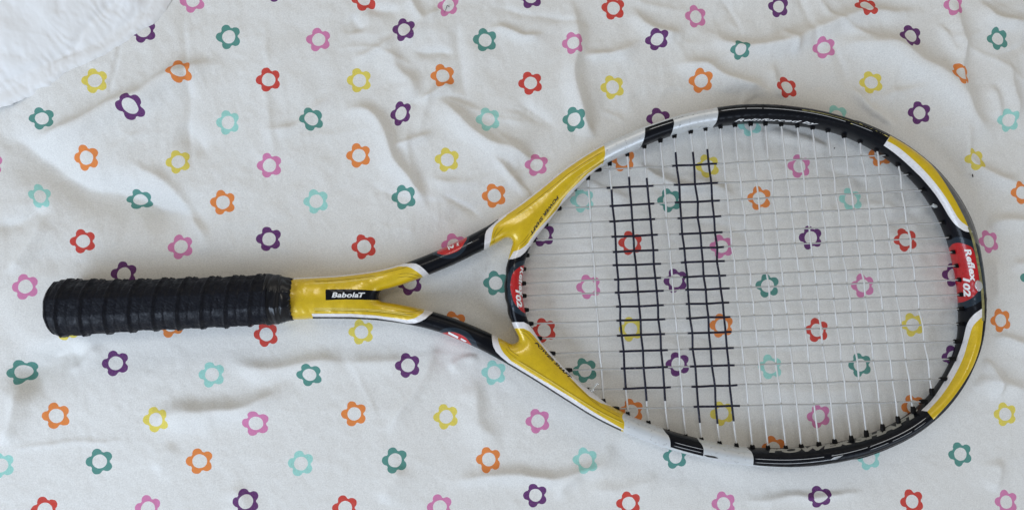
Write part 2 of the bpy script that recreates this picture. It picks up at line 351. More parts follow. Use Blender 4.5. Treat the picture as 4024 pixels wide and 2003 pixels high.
# ------------------------------------------------------------------ racket survey
ZC = 0.0150
outer = [  # x, y, full visible width
 (1085, 1101, 76), (1153, 1094, 78), (1240, 1089, 78), (1334, 1083.5, 78), (1474, 1066, 76), (1568, 1042.6, 74), (1644, 1016, 73), (1744, 975, 73), (1831, 934, 73), (1919, 887.5, 74),
 (1977, 849, 74), (2053, 797, 72), (2130, 737, 72), (2206, 674.5, 72), (2282, 621, 71), (2373, 568, 70), (2459, 530, 69), (2535, 498.6, 67), (2631, 466.6, 66),
 (2713, 444, 68), (2799, 427.6, 72), (2865, 418, 73), (2928, 412.5, 73), (3030, 413, 73), (3131, 422, 72), (3232, 439, 71), (3334, 467, 70), (3435, 505, 76), (3511, 543, 82), (3587, 591, 88),
 (3663, 653, 96), (3714, 707, 102), (3765, 776, 108), (3805, 847, 112), (3831, 913, 113), (3848, 984, 112), (3865, 1085, 109), (3873, 1181, 107), (3871, 1260, 104),
 (3859, 1344, 99), (3837, 1414, 95), (3799, 1495, 92), (3750, 1568, 89), (3695, 1629, 85), (3619, 1689, 80), (3537, 1735, 76), (3428, 1779, 74), (3319, 1808, 75),
 (3209, 1825, 76), (3140, 1831, 74), (3073, 1833, 72), (2964, 1828, 69), (2880, 1818, 66), (2774, 1799, 68), (2637, 1765, 69), (2528, 1727, 68), (2438, 1690, 68), (2337, 1640, 71),
 (2228, 1573, 73), (2118, 1503, 73), (2009, 1437, 73), (1940, 1398, 72), (1861, 1358, 71), (1744, 1309, 68), (1627, 1277, 68), (1480, 1256, 72), (1334, 1250, 78), (1240, 1250, 78), (1153, 1254, 78), (1085, 1256, 76)]
def b_of(x):     # half beam height along the racket
    return np.interp(x, [1080, 1300, 1500, 1900, 2300, 3900], [0.0125, 0.0115, 0.0108, 0.0108, 0.0112, 0.0112])
def tube_from(outer_pts, inward, step=6.0, n=2.5, bscale=1.0, amin=0.003):
    s = smooth1(spline(outer_pts, step), 3, 2)
    xy, wd = s[:, :2], s[:, 2]
    t = np.gradient(xy, axis=0); t /= np.linalg.norm(t, axis=1)[:, None]
    nrm = np.stack([-t[:, 1], t[:, 0]], 1)*inward
    c = xy+nrm*wd[:, None]/2
    C = Pn(c[:, 0], c[:, 1], ZC); I = Pn(c[:, 0]+nrm[:, 0], c[:, 1]+nrm[:, 1], ZC)
    pxm = np.linalg.norm(I-C, axis=1); side = (I-C)/pxm[:, None]
    Wm = wd/2*pxm
    tanphi = np.abs(((C-np.array([CAM.x, CAM.y, ZC]))*side).sum(1))/(CAM.z-ZC)
    b = b_of(c[:, 0])*bscale
    a = np.sqrt(np.maximum(Wm**2-(b*tanphi)**2, amin**2))
    return C, side, a, b, c, n
def tube_mesh(tb, m=44):
    C, side, a, b, c, n = tb
    R = np.stack([superring(C[i], side[i], a[i]+0.00032, b[i]+0.00032, n, m) for i in range(len(C))])
    return rings_mesh(R)
t1 = tube_from(outer, 1, n=2.35)
inner = [(2358, 654, 30), (2307, 695, 50), (2256, 738, 62), (2231, 771, 66), (2195, 816, 68), (2150, 877, 68), (2104, 933, 67), (2079, 975, 66), (2062, 1025, 64), (2053, 1078, 63), (2049, 1130, 62),
 (2055, 1189, 61), (2068, 1247, 60), (2089, 1288, 60), (2118, 1335, 64), (2153, 1375, 68), (2182, 1408, 68), (2238, 1467, 66), (2288, 1517, 58), (2332, 1555, 46), (2379, 1588, 28)]
t2 = tube_from(inner, 1, n=2.4, bscale=0.93)
fill_u = [(2330, 600, 52), (2230, 690, 60), (2140, 775, 66), (2070, 842, 64), (2020, 885, 50)]
fill_l = [(2350, 1625, 52), (2240, 1548, 60), (2160, 1488, 66), (2085, 1432, 64), (2030, 1393, 50)]
t3 = tube_from(fill_u, -1, bscale=0.90); t4 = tube_from(fill_l, 1, bscale=0.90)
mid = [(1085, 1117, 124), (1200, 1113, 124), (1320, 1110, 118), (1400, 1108, 108), (1445, 1114, 92), (1476, 1127, 62)]
t5 = tube_from(mid, 1, n=2.6, bscale=1.01)
Vs, Ts, k = [], [], 0
for tb in (t1, t2, t3, t4, t5):
    V, T = tube_mesh(tb); Vs.append(V); Ts.append(T+k); k += len(V)
def disc(cx, cy, r, b):     # fillet lump where two tubes fork
    c = np.array(P(cx, cy, ZC)); rm_ = r*SD; R = []
    for q in np.linspace(-1, 1, 15)[1:-1]:
        rr = rm_*(1-abs(q)**3.0)**(1/3.0); th = np.linspace(0, 2*math.pi, 32, endpoint=False)
        R.append(np.stack([c[0]+rr*np.cos(th), c[1]+rr*np.sin(th), np.full(32, c[2]+q*b)], 1))
    return rings_mesh(np.stack(R))
for a_ in ((2001, 899, 31, .0098), (2024, 917, 24, .0098), (2026, 1388, 31, .0098), (2040, 1368, 24, .0098), (1452, 1158, 34, .0104)):
    V, T = disc(*a_); Vs.append(V); Ts.append(T+k); k += len(V)
me = mesh_np('frame_raw', np.vstack(Vs), np.vstack(Ts))
bm = bmesh.new(); bm.from_mesh(me)
bmesh.ops.recalc_face_normals(bm, faces=bm.faces); bm.to_mesh(me); bm.free()
ob = bpy.data.objects.new('frame_raw', me); COL.objects.link(ob)
rm = ob.modifiers.new('r', 'REMESH'); rm.mode = 'VOXEL'; rm.voxel_size = 0.00085; rm.use_smooth_shade = True
sm = ob.modifiers.new('s', 'SMOOTH'); sm.factor = 0.5; sm.iterations = 22
dg = bpy.context.evaluated_depsgraph_get(); ev = ob.evaluated_get(dg)
me2 = bpy.data.meshes.new_from_object(ev)
bm = bmesh.new(); bm.from_mesh(me2); bmesh.ops.triangulate(bm, faces=bm.faces); bm.to_mesh(me2); bm.free()
FV = np.zeros(len(me2.vertices)*3, np.float32); me2.vertices.foreach_get('co', FV); FV = FV.reshape(-1, 3).astype(float)
FT = np.zeros(len(me2.polygons)*3, np.int32); me2.polygons.foreach_get('vertices', FT); FT = FT.reshape(-1, 3)
bpy.data.objects.remove(ob); bpy.data.meshes.remove(me); bpy.data.meshes.remove(me2)
EA = np.r_[FT[:, 0], FT[:, 1], FT[:, 2]]; EB = np.r_[FT[:, 1], FT[:, 2], FT[:, 0]]
DEG = np.maximum(np.bincount(EA, minlength=len(FV)), 1)
def relax(mask, its, axes):
    for _ in range(its):
        for ax in axes:
            avg = np.bincount(EA, weights=FV[EB, ax], minlength=len(FV))/DEG
            FV[:, ax] += mask*0.7*(avg-FV[:, ax])
_q = Q(FV)
def around(cx, cy, r): return np.clip(1.6-1.6*np.hypot(_q[:, 0]-cx, _q[:, 1]-cy)/r, 0, 1)
relax(np.maximum(around(2012, 945, 50), np.maximum(around(2030, 1345, 50), around(1490, 1158, 40))), 30, (0, 1, 2))
topm = np.clip((FV[:, 2]-ZC-0.002)/0.004, 0, 1)
relax(topm, 12, (2,))
yk = np.clip((_q[:, 0]-1080)/25, 0, 1)*np.clip((1640-_q[:, 0])/100, 0, 1)
relax(topm*np.maximum(yk, np.maximum(around(2100, 860, 230), around(2110, 1420, 230))), 260, (2,))
BVH = BVHTree.FromPolygons([tuple(v) for v in FV], [tuple(int(q) for q in t) for t in FT])

OC = smooth1(spline(outer, 6), 3, 2)
def off_outer(x0, x1, lower, d0, d1=None):
    """stretch of the outer contour between two places, moved inward"""
    xy = OC[:, :2]; t = np.gradient(xy, axis=0); t /= np.linalg.norm(t, axis=1)[:, None]
    n = np.stack([-t[:, 1], t[:, 0]], 1)
    m = (xy[:, 0] >= x0) & (xy[:, 0] <= x1) & ((xy[:, 1] > 1170) == bool(lower))
    q = xy[m]; nn = n[m]
    dd = d0 if d1 is None else np.linspace(d0, d1, len(q))[:, None]
    r = q+nn*dd
    return [tuple(v) for v in (r if r[0, 0] < r[-1, 0] else r[::-1])]
def strip_outer(x0, x1, lower, dout, din):
    a = off_outer(x0, x1, lower, dout); b = off_outer(x0, x1, lower, din)
    return a+b[::-1]
# paint: (material index, polygon); later ones lie over earlier ones
YEL, BLK, WHT, SIL, RED, SLT, GLD, GRY = range(8)
MATS = [M_YEL, M_BLK, M_WHT, M_SIL, M_RED, M_SLT, M_GLD, M_GRY]
paint = []
# shaft and arms
paint.append((WHT, strip_outer(1100, 1625, 0, -30, 3)))
paint.append((WHT, [(1560, 1000), (1560, 1046), (1600, 1047), (1617, 1053), (1639, 1067), (1656, 1080), (1663, 1089), (1675, 1115), (1700, 1115), (1688, 1080), (1678, 1068.7), (1664, 1055), (1649, 1043), (1635, 1035.5), (1619, 1034), (1590, 1037), (1590, 1000)]))
paint.append((BLK, [(1590, 1000), (1590, 1034), (1619, 1034), (1635, 1035.5), (1649, 1043), (1664, 1055), (1678, 1068.7), (1688, 1080), (1700, 1115), (1905, 1010), (1902, 979), (1904, 948), (1906, 922), (1912, 905), (1924, 893), (1960, 862), (1950, 800), (1700, 930)]))
paint.append((WHT, [(1905, 1010), (1902, 979), (1904, 948), (1906, 922), (1912, 905), (1924, 893), (1960, 862), (1985, 840), (1990, 848), (1949, 881.5), (1939, 895), (1933.5, 916.6), (1929.6, 942), (1922.8, 967), (1920, 990)]))
paint.append((WHT, strip_outer(1955, 2376, 0, -30, 4)))
paint.append((WHT, [(1224, 1231.6), (1376, 1232), (1473, 1238.6), (1560, 1250.5), (1600, 1257), (1629, 1250), (1649, 1238.5), (1664, 1227), (1675, 1200), (1715, 1200), (1699.5, 1228.8), (1684, 1240.5), (1672, 1252), (1649, 1264), (1629, 1270), (1600, 1270), (1560, 1262), (1480, 1250), (1376, 1244.5), (1229, 1244)]))
paint.append((BLK, [(1229, 1244), (1376, 1244.5), (1480, 1250), (1560, 1262), (1600, 1270), (1629, 1270), (1649, 1264), (1672, 1252), (1684, 1240.5), (1699.5, 1228.8), (1715, 1200), (1932, 1290), (1932.5, 1319.4), (1934.5, 1341.9), (1938.4, 1361.4), (1949, 1381), (1970, 1402)]+off_outer(1990, 2440, 1, 5)+[(2440, 1760), (1900, 1430), (1600, 1320), (1229, 1290)]))
paint.append((WHT, [(1932, 1290), (1932.5, 1319.4), (1934.5, 1341.9), (1938.4, 1361.4), (1949, 1381), (1970, 1402)]+off_outer(1990, 2452, 1, 5)+[(2450, 1686), (2337, 1620.5), (2228, 1550), (2118, 1485), (2009, 1418), (1980, 1387), (1968.6, 1369), (1960.8, 1349.7), (1957, 1334), (1958, 1300)]))
# bridge
paint.append((WHT, [(2018, 988), (2044, 980), (2062, 967), (2075, 955), (2106, 910.6), (2141, 873), (2188, 824), (2211, 784), (2234, 756), (2260, 730), (2310, 682), (2366, 642), (2390, 690), (2300, 800), (2130, 1000), (2000, 1020)]))
paint.append((BLK, [(1960, 1022), (2015, 1017.6), (2044, 1007.8), (2064, 991), (2083, 966), (2130, 1000), (2110, 1100), (2120, 1300), (2095, 1294), (2078, 1274.6), (2058, 1264.8), (2028, 1264.8), (1960, 1268)]))
paint.append((WHT, [(1970, 1268), (2028, 1264.8), (2058, 1264.8), (2078, 1274.6), (2095, 1294), (2160, 1330), (2400, 1530), (2420, 1600), (2363, 1583), (2316, 1556), (2270, 1512), (2207, 1446), (2151, 1384), (2113.6, 1337), (2095, 1315), (2081, 1301), (2058, 1290), (2036, 1288.7), (2000, 1290)]))
def oval(p):
    p = np.array(p, float); n_ = len(p); c_ = spline(np.vstack([p[-3:], p, p[:3]]), 4)
    i_ = int(np.argmin(np.hypot(*(c_[:len(c_)//2]-p[0]).T))); h_ = len(c_)//2; j_ = h_+int(np.argmin(np.hypot(*(c_[h_:]-p[0]).T)))
    return [tuple(v) for v in c_[i_:j_]]
def bend(p): return [tuple(v) for v in spline(p, 4)]
paint.append((SLT, oval([(2100, 1024), (2055, 1024), (2032, 1031), (2010, 1050), (1998, 1075), (1992, 1100), (1991, 1130), (1996, 1165), (2006, 1200), (2020, 1222), (2044, 1236), (2070, 1244), (2110, 1246)])))
paint.append((RED, oval([(2100, 1040), (2053, 1044), (2036, 1052.7), (2016, 1072), (2007.8, 1100.4), (2005.5, 1128.5), (2010.6, 1156.6), (2021.8, 1190), (2044, 1215.6), (2065, 1229.7), (2110, 1236)])))
# arm badges
paint.append((SLT, oval([(1705, 990), (1715, 1003), (1735, 1013), (1760, 1016.5), (1785, 1013), (1808, 1000), (1826, 982), (1836, 960), (1842, 930), (1800, 900)])))
paint.append((RED, oval([(1720, 985), (1729, 998), (1745, 1001), (1763, 999.5), (1782, 993), (1800, 985), (1814, 972), (1824, 955), (1832, 930), (1780, 900)])))
paint.append((SLT, oval([(1712, 1330), (1728, 1301), (1750, 1289), (1780, 1286), (1812, 1292), (1838, 1305), (1858, 1326), (1874, 1352), (1880, 1400), (1780, 1380)])))
paint.append((RED, oval([(1728, 1330), (1736, 1310), (1752, 1305.5), (1778, 1304), (1802, 1310), (1825, 1322), (1841, 1338), (1852, 1354), (1864, 1380), (1800, 1380)])))
# name panel
paint.append((BLK, [(1278.7, 1137), (1320, 1136), (1360, 1135.5), (1420, 1137.5), (1470, 1141), (1510, 1141), (1510, 1179), (1478, 1179), (1420, 1177), (1360, 1176), (1320, 1177), (1279.7, 1179)]))
# head: silver and black bands, top
def band(mi, A, B):
    paint.append((mi, A+B[::-1]))
yt = [tuple(v) for v in spline([(2370, 540), (2375.6, 578), (2378, 603.6), (2372, 634), (2363, 654), (2340, 690)], 4)]
b1 = [tuple(v) for v in spline([(2533, 470), (2535, 502), (2533.8, 532.6), (2528, 555), (2520, 573), (2500, 610)], 4)]
b2 = [tuple(v) for v in spline([(2634, 430), (2643.5, 464), (2649, 481), (2646, 503.5), (2640, 522), (2633, 537), (2615, 570)], 4)]
b3 = [tuple(v) for v in spline([(2810, 400), (2820.4, 429), (2822.5, 440), (2821, 458.6), (2814.8, 481), (2800.8, 500.7), (2780, 540)], 4)]
b4 = [tuple(v) for v in spline([(3515, 505), (3493.6, 539), (3472.6, 572), (3440, 630)], 4)]
band(SIL, yt, b1); band(BLK, b1, b2); band(SIL, b2, b3)
paint.append((SIL, strip_outer(2500, 2680, 0, -30, 4)))
# black round the whole tip first, then bands over it
paint.append((BLK, b3+[(3000, 560), (3400, 640), (3700, 1000), (3700, 1300), (3560, 1560), (3200, 1700), (2900, 1720), (2940.7, 1761.9), (2954, 1775.5), (2961, 1799), (2960, 1824), (2955, 1880), (3500, 1860), (4000, 1500), (4000, 800), (3600, 400), (2900, 330)]))
s0 = [tuple(v) for v in spline([(2480, 1590), (2446, 1631.5), (2453, 1659), (2451, 1686), (2440, 1740)], 4)]
s1 = [tuple(v) for v in spline([(2590, 1660), (2615, 1697.5), (2626.8, 1711), (2634, 1732.6), (2634.6, 1762), (2630, 1800)], 4)]
s2 = [tuple(v) for v in spline([(2720, 1690), (2747.7, 1732.6), (2759.4, 1748), (2765, 1765.8), (2763, 1795), (2760, 1830)], 4)]
s3 = [tuple(v) for v in spline([(2900, 1720), (2940.7, 1761.9), (2954, 1775.5), (2961, 1799), (2960, 1824), (2955, 1880)], 4)]
band(SIL, s0, s1); band(BLK, s1, s2); band(SIL, s2, s3)
paint.append((SIL, off_outer(2560, 3240, 1, -30)+off_outer(2560, 3240, 1, -4, 10)[::-1]))
# tip stripes, upper
wb = bend([(3472.6, 572), (3511, 599), (3555.6, 636), (3602, 680), (3625, 703), (3671.6, 759), (3703, 806), (3724.6, 843), (3749.6, 877.7), (3780.8, 902.6), (3799.5, 910.5), (3822, 912)])
yw = bend([(3486.6, 554.4), (3527.6, 577.8), (3574, 615), (3623, 661), (3671.6, 715), (3718, 778), (3765, 856), (3797, 886)])
yo = bend([(3500, 531), (3556, 553), (3607, 596), (3680, 671), (3743, 768), (3788, 852), (3806, 893)])
paint.append((GRY, off_outer(3497, 3872, 0, -40)+[(3862, 1100), (3848, 1040), (3825, 950), (3803, 893)]+yo[::-1]))
paint.append((WHT, wb+yo[::-1]))
paint.append((YEL, yw+yo[::-1]))
paint.append((WHT, [(3749.6, 877.7), (3780.8, 902.6), (3799.5, 910.5), (3822, 912)]+[(3806, 893), (3797, 884), (3770, 868), (3750, 845), (3735, 830)]))
# tip stripes, lower
wb2 = bend([(3868, 1209), (3853.5, 1215.6), (3823, 1239), (3799.7, 1274), (3784, 1336.6), (3760.7, 1403), (3717.8, 1485), (3667, 1563), (3620, 1611.6)])
yw2 = bend([(3862, 1246), (3852, 1250.7), (3823, 1282), (3807.5, 1328.8), (3784, 1406.8), (3745, 1485), (3698, 1555), (3643.6, 1615.5)])
yo2 = bend([(3864, 1262), (3852, 1356), (3818, 1450), (3749, 1557), (3669, 1647)])
paint.append((WHT, wb2+yw2[::-1])); paint.append((YEL, yw2+yo2[::-1]))
paint.append((SLT, oval([(3700, 960), (3728, 944), (3760, 931), (3800, 938), (3842, 960), (3858, 1000), (3880, 1100), (3866, 1165), (3838, 1193), (3800, 1208), (3768, 1214), (3700, 1210)])))
paint.append((RED, oval([(3720, 985), (3732.6, 970), (3744, 958.5), (3768, 954), (3797.8, 961.5), (3824.4, 979), (3839, 1038.5), (3849.6, 1109.6), (3851, 1130), (3827.4, 1163), (3797.8, 1180.7), (3771, 1188), (3745, 1186), (3740, 1110), (3728, 1040)])))
gl = [(3806, 893), (3822, 935), (3838, 1005), (3851, 1080), (3859, 1140), (3863, 1200), (3863, 1260)]
paint.append((GLD, [(x-4, y) for x, y in gl]+[(x+6, y) for x, y in gl][::-1]))
paint.append((GLD, off_outer(3150, 3495, 0, 5)+off_outer(3150, 3495, 0, 10, 4)[::-1]))

V, T = FV, FT
uv = Q(V)
for mi, poly in paint:
    poly = np.array(poly, float)
    lo = poly.min(0)-25; hi = poly.max(0)+25
    near = (uv > lo).all(1) & (uv < hi).all(1)
    f = np.full(len(V), -50.0)
    f[near] = sdpoly(uv[near], poly)
    tf = f[T]; big = (np.abs(tf) > 40).any(1) & (tf > 0).any(1) & (tf < 0).any(1)
    f = np.maximum(f, -50)
    V, T = cut(V, T, f); uv = Q(V)
cen = Q(V[T].mean(1)); mi_ = np.zeros(len(T), int)
for mi, poly in paint:
    poly = np.array(poly, float); lo = poly.min(0)-1; hi = poly.max(0)+1
    near = np.where((cen > lo).all(1) & (cen < hi).all(1))[0]
    s = sdpoly(cen[near], poly) > 0; mi_[near[s]] = mi

def empty(name, loc):
    o = bpy.data.objects.new(name, None); COL.objects.link(o); o.location = loc; o.empty_display_size = 0.05; return o
racket = empty('tennis_racket', (0, 0, 0))
racket['label'] = 'yellow, black and silver tennis racket with black wrapped grip lying on the flowered bed sheet'
racket['category'] = 'tennis racket'
frame = link('frame', mesh_np('frame', V, T, mi_), racket, MATS)

# ------------------------------------------------------------------ lettering and stripes, laid on the frame's surface
def hit(px, py, lift=0.00016):
    d = (P(px, py, 0)-CAM).normalized()
    loc, nrm, idx, dist = BVH.ray_cast(CAM, d)
    if loc is None or nrm.dot(-d) < 0.12: return None
    return loc+nrm*lift
def lay(name, V2, F2, material, parent=frame, lift=0.00016):
    H3 = [hit(x, y, lift) for x, y in V2]
    keep = [f for f in F2 if all(H3[i] is not None for i in f)]
    if not keep: return None
    used = sorted({i for f in keep for i in f}); ren = {u: n for n, u in enumerate(used)}
    me = bpy.data.meshes.new(name); me.from_pydata([H3[u] for u in used], [], [[ren[i] for i in f] for f in keep])
    return link(name, me, parent, [material])
def stripe(name, pts, wpx, material, lift=0.0002, gaps=()):
    s = spline(pts, 6); t = np.gradient(s[:, :2], axis=0); t /= np.linalg.norm(t, axis=1)[:, None]+1e-9
    n = np.stack([-t[:, 1], t[:, 0]], 1); ww = np.full(len(s), wpx/2.0)
    if s.shape[1] > 2: ww = s[:, 2]/2
    ends = np.minimum(np.arange(len(s)), len(s)-1-np.arange(len(s))); ww = ww*np.clip(ends/2.0, 0.15, 1)
    V2 = np.vstack([s[:, :2]+n*ww[:, None], s[:, :2]-n*ww[:, None]]); L = len(s)
    F2 = [(i, i+1, L+i+1, L+i) for i in range(L-1) if not any(a < i/L < b for a, b in gaps)]
    return lay(name, V2, F2, material, lift=lift)
def lettering(name, text, base, height, material, shear=0.25, bold=0.012, flip_x=None, stretch_to=True, cap=0.73):
    """text bent along base (survey units), baseline to cap height = height"""
    cu = bpy.data.curves.new('t', 'FONT'); cu.body = text; cu.size = 1.0; cu.shear = shear; cu.offset = bold; cu.resolution_u = 3; cu.space_character = 1.02
    to = bpy.data.objects.new('t', cu); COL.objects.link(to)
    dg = bpy.context.evaluated_depsgraph_get(); me = bpy.data.meshes.new_from_object(to.evaluated_get(dg))
    bpy.data.objects.remove(to); bpy.data.curves.remove(cu)
    bm = bmesh.new(); bm.from_mesh(me); bmesh.ops.triangulate(bm, faces=bm.faces)
    x0 = min(v.co.x for v in bm.verts); x1 = max(v.co.x for v in bm.verts)
    s = spline(base, 3); sl = np.r_[0, np.cumsum(np.linalg.norm(np.diff(s, axis=0), axis=1))]
    Ln = sl[-1]; kx = Ln/(x1-x0); ky = height/cap
    for v in bm.verts: v.co = Vector(((v.co.x-x0)*kx, v.co.y*ky, 0))
    for _ in range(3):
        es = [e for e in bm.edges if e.calc_length() > 9]
        if not es: break
        bmesh.ops.subdivide_edges(bm, edges=es, cuts=1); bmesh.ops.triangulate(bm, faces=bm.faces)
    bm.verts.index_update()
    V2 = []
    for v in bm.verts:
        u = min(max(v.co.x, 0), Ln)
        p = np.array([np.interp(u, sl, s[:, 0]), np.interp(u, sl, s[:, 1])])
        p2 = np.array([np.interp(min(u+4, Ln), sl, s[:, 0]), np.interp(min(u+4, Ln), sl, s[:, 1])]); p1 = np.array([np.interp(max(u-4, 0), sl, s[:, 0]), np.interp(max(u-4, 0), sl, s[:, 1])])
        t = (p2-p1)/np.linalg.norm(p2-p1); up = np.array([t[1], -t[0]])
        V2.append(p+up*v.co.y)
    F2 = [[v.index for v in f.verts] for f in bm.faces]
    bm.free(); bpy.data.meshes.remove(me)
    return lay(name, V2, F2, material)
lettering('lettering', 'Babola', [(1304, 1167.5), (1409, 1167.5)], 20, M_PRW, 0.22, 0.026)
lettering('lettering', 'T', [(1408, 1167.5), (1435, 1167.5)], 19, M_PRW, 0.22, 0.03)
lettering('lettering', 'POWER SHAFT', [(2100, 1347), (2170, 1419), (2241, 1489)], 10, M_PRB, 0.3, 0.03)
lettering('lettering', 'POWER SHAFT', [(2190, 768), (2141, 832), (2080, 919)], 11, M_PRB, 0.3, 0.03)
lettering('lettering', 'Reinforced by', [(2886, 478), (2950, 474), (3010, 474), (3080, 477), (3150, 483), (3216, 492)], 9, M_PRW, 0.5, 0.02)
lettering('lettering', 'POWER SHAFT', [(3022, 1775), (3080, 1777), (3136, 1774), (3200, 1768), (3262, 1758), (3340, 1743), (3416, 1723), (3470, 1704), (3520, 1681), (3570, 1652), (3616, 1622)], 18, M_PRG, 0.1, 0.07)
lettering('lettering', 'Reflex', [(3790, 979), (3806, 1045), (3816, 1108)], 24, M_PRW, 0.2, 0.035)
lettering('lettering', '102', [(3786, 1091), (3787, 1128), (3790, 1166)], 26, M_PRW, 0.2, 0.045)
lettering('lettering', '102', [(2027, 1137), (2029, 1172), (2035, 1208)], 18, M_PRW, 0.2, 0.045)
lettering('lettering', 'Reflex', [(2046, 1048), (2039, 1108), (2043, 1168)], 15, M_PRW, 0.2, 0.03)
lettering('lettering', '102', [(1765, 1303), (1753, 1333), (1741, 1363)], 42, M_PRW, 0.1, 0.03)
lettering('lettering', 'Reflex', [(1813, 1327), (1795, 1372), (1777, 1417)], 25, M_PRW, 0.1, 0.03)
lettering('lettering', '102', [(1742, 930), (1752, 954), (1765, 982)], 24, M_PRW, 0.1, 0.03)
lettering('lettering', 'Reflex', [(1775, 895), (1788, 935), (1797, 970)], 12, M_PRW, 0.1, 0.03)
# pinstripes
for off, lo, x0, x1 in ((17, 0, 1225, 1480), (24, 0, 2010, 2360), (57, 0, 2230, 2360)):
    stripe('pinstripe', off_outer(x0, x1, lo, off), 1.3, M_PIN)
for off, lo, x0, x1 in ((25, 0, 1225, 1500), (39, 1, 1225, 1600), (33, 0, 1985, 2330), (29, 1, 1990, 2440), (34, 1, 1225, 1620)):
    stripe('pinstripe', off_outer(x0, x1, lo, off), 1.6, M_PIL)
for off, lo, x0, x1 in ((34, 1, 2020, 2440), (30, 1, 1230, 1600)):
    stripe('pinstripe', off_outer(x0, x1, lo, off), 1.2, M_PIN)
for a in ([(1560, 1078), (1600, 1074), (1640, 1082), (1655, 1092)], [(1560, 1090), (1600, 1086), (1640, 1094)], [(1600, 1046), (1580, 1054), (1500, 1074)],
          [(1560, 1222), (1600, 1226), (1640, 1222), (1660, 1212)], [(1570, 1232), (1605, 1235), (1640, 1228)],
          [(1960, 888), (1945, 915), (1935, 950)], [(1980, 892), (1950, 925), (1938, 955)],
          [(1985, 1362), (2000, 1385), (2035, 1410)], [(1992, 1352), (2010, 1378), (2045, 1402)],
          [(2040, 972), (2060, 955), (2085, 925), (2110, 890)], [(2035, 964), (2058, 945), (2080, 915)],
          [(2045, 1296), (2070, 1305), (2095, 1330), (2110, 1350)], [(2045, 1305), (2065, 1315), (2085, 1338)],
          [(2230, 1480), (2290, 1540), (2350, 1590), (2440, 1640)], [(2250, 1495), (2300, 1545), (2360, 1592)]):
    stripe('pinstripe', a, 1.1, M_PIN)
stripe('pinstripe', off_outer(2828, 3440, 0, 14), 2.2, M_PIS, gaps=((0.15, 0.16), (0.26, 0.27), (0.8, 0.84)))
stripe('pinstripe', off_outer(2540, 2644, 0, 16), 2.2, M_PIS)
stripe('pinstripe', off_outer(2965, 3660, 1, 27), 2.4, M_PIS, gaps=((0.38, 0.42), (0.62, 0.64)))
stripe('pinstripe', off_outer(2965, 3300, 1, 13), 1.8, M_PIS)
stripe('pinstripe', off_outer(3420, 3650, 1, 15), 1.6, M_PIS, gaps=((0.3, 0.36), (0.7, 0.76)))
stripe('pinstripe', off_outer(2640, 2760, 1, 31), 2.2, M_PIS); stripe('pinstripe', off_outer(2640, 2762, 1, 18), 2.0, M_PIS)
# scuffs and chips
for a, wd_, m_ in (([(2766, 1786), (2785, 1791), (2805, 1794), (2822, 1799)], 6, M_PRB), ([(2560, 1711), (2567, 1712)], 3, M_PRB), ([(2886, 1811), (2892, 1812)], 3, M_PRB),
                   ([(2650, 469), (2660, 467)], 3, M_PRB), ([(2663, 465), (2674, 462)], 4, M_PRB), ([(2676, 462), (2686, 459)], 5, M_PRB), ([(2696, 457), (2706, 455)], 2.5, M_PRB), ([(2719, 454), (2728, 451)], 4, M_PRB),
                   ([(2766, 442), (2769, 442)], 3, M_PRB), ([(2517, 522), (2520, 522)], 3, M_PRB), ([(3262, 1805), (3280, 1797), (3300, 1792), (3312, 1787)], 6, M_PIS),
                   ([(3268, 1786), (3276, 1786)], 4, M_PIS), ([(3417, 1756), (3423, 1755)], 6, M_PIS), ([(1437, 1221), (1450, 1221)], 3, M_PIN), ([(2345, 1616), (2357, 1622)], 2.5, M_PRB),
                   ([(3340, 485), (3352, 489)], 3, M_PIL), ([(3420, 507), (3430, 505)], 3, M_PIL), ([(3440, 513), (3446, 519)], 3, M_PIL), ([(3470, 528), (3492, 540)], 2.5, M_PIL), ([(3376, 486), (3388, 492)], 3, M_PIL),
                   ([(3800, 1452), (3806, 1440)], 5, M_PIL), ([(3712, 1588), (3716, 1580)], 5, M_PIL), ([(1835, 960), (1856, 950)], 2.5, M_PRW), ([(1765, 995), (1768, 991)], 3, M_PRW),
                   ([(1730, 1059), (1760, 1049), (1795, 1033)], 2, M_PRG), ([(1735, 1062), (1765, 1051), (1797, 1037)], 1.6, M_PRG), ([(1830, 1015), (1860, 1000), (1885, 988)], 1.5, M_PRG)):
    stripe('scuff', a, wd_, m_, lift=0.00024)

# ------------------------------------------------------------------ strings and grommets
mains = [((2354, 667), (3485, 610)), ((2256, 744), (3575, 685)), ((2197, 819), (3628, 748)), ((2145, 882), (3679, 809)), ((2097, 944), (3705, 875)), ((2071, 1003), (3734, 933)), ((2058, 1057), (3747, 990)), ((2058, 1113), (3759, 1044)),
         ((2060, 1162), (3770, 1099)), ((2069, 1217), (3775, 1157)), ((2087, 1271), (3773, 1213)), ((2121, 1329), (3771, 1272)), ((2173, 1388), (3757, 1340)), ((2239, 1453), (3735, 1410)), ((2310, 1530), (3701, 1488)), ((2424, 1605), (3623, 1576))]
crosses = [((2311, 699), (2371, 1575)), ((2396, 643), (2467, 1626)), ((2465, 606), (2548, 1661)), ((2532, 575), (2625, 1695)), ((2595, 552), (2695, 1714)), ((2650, 534), (2757, 1727)), ((2714, 517), (2828, 1741)), ((2772, 506), (2894, 1749)),
           ((2831, 497), (2957, 1756)), ((2888, 491), (3018, 1758)), ((2950, 487), (3088, 1758)), ((3008, 486), (3149, 1753)), ((3070, 488), (3218, 1744)), ((3133, 494), (3280, 1733)), ((3193, 501), (3345, 1719)), ((3253, 512), (3404, 1698)),
           ((3317, 534), (3468, 1674)), ((3380, 554), (3528, 1643)), ((3444, 587), (3588, 1605)), ((3529, 645), (3662, 1534))]
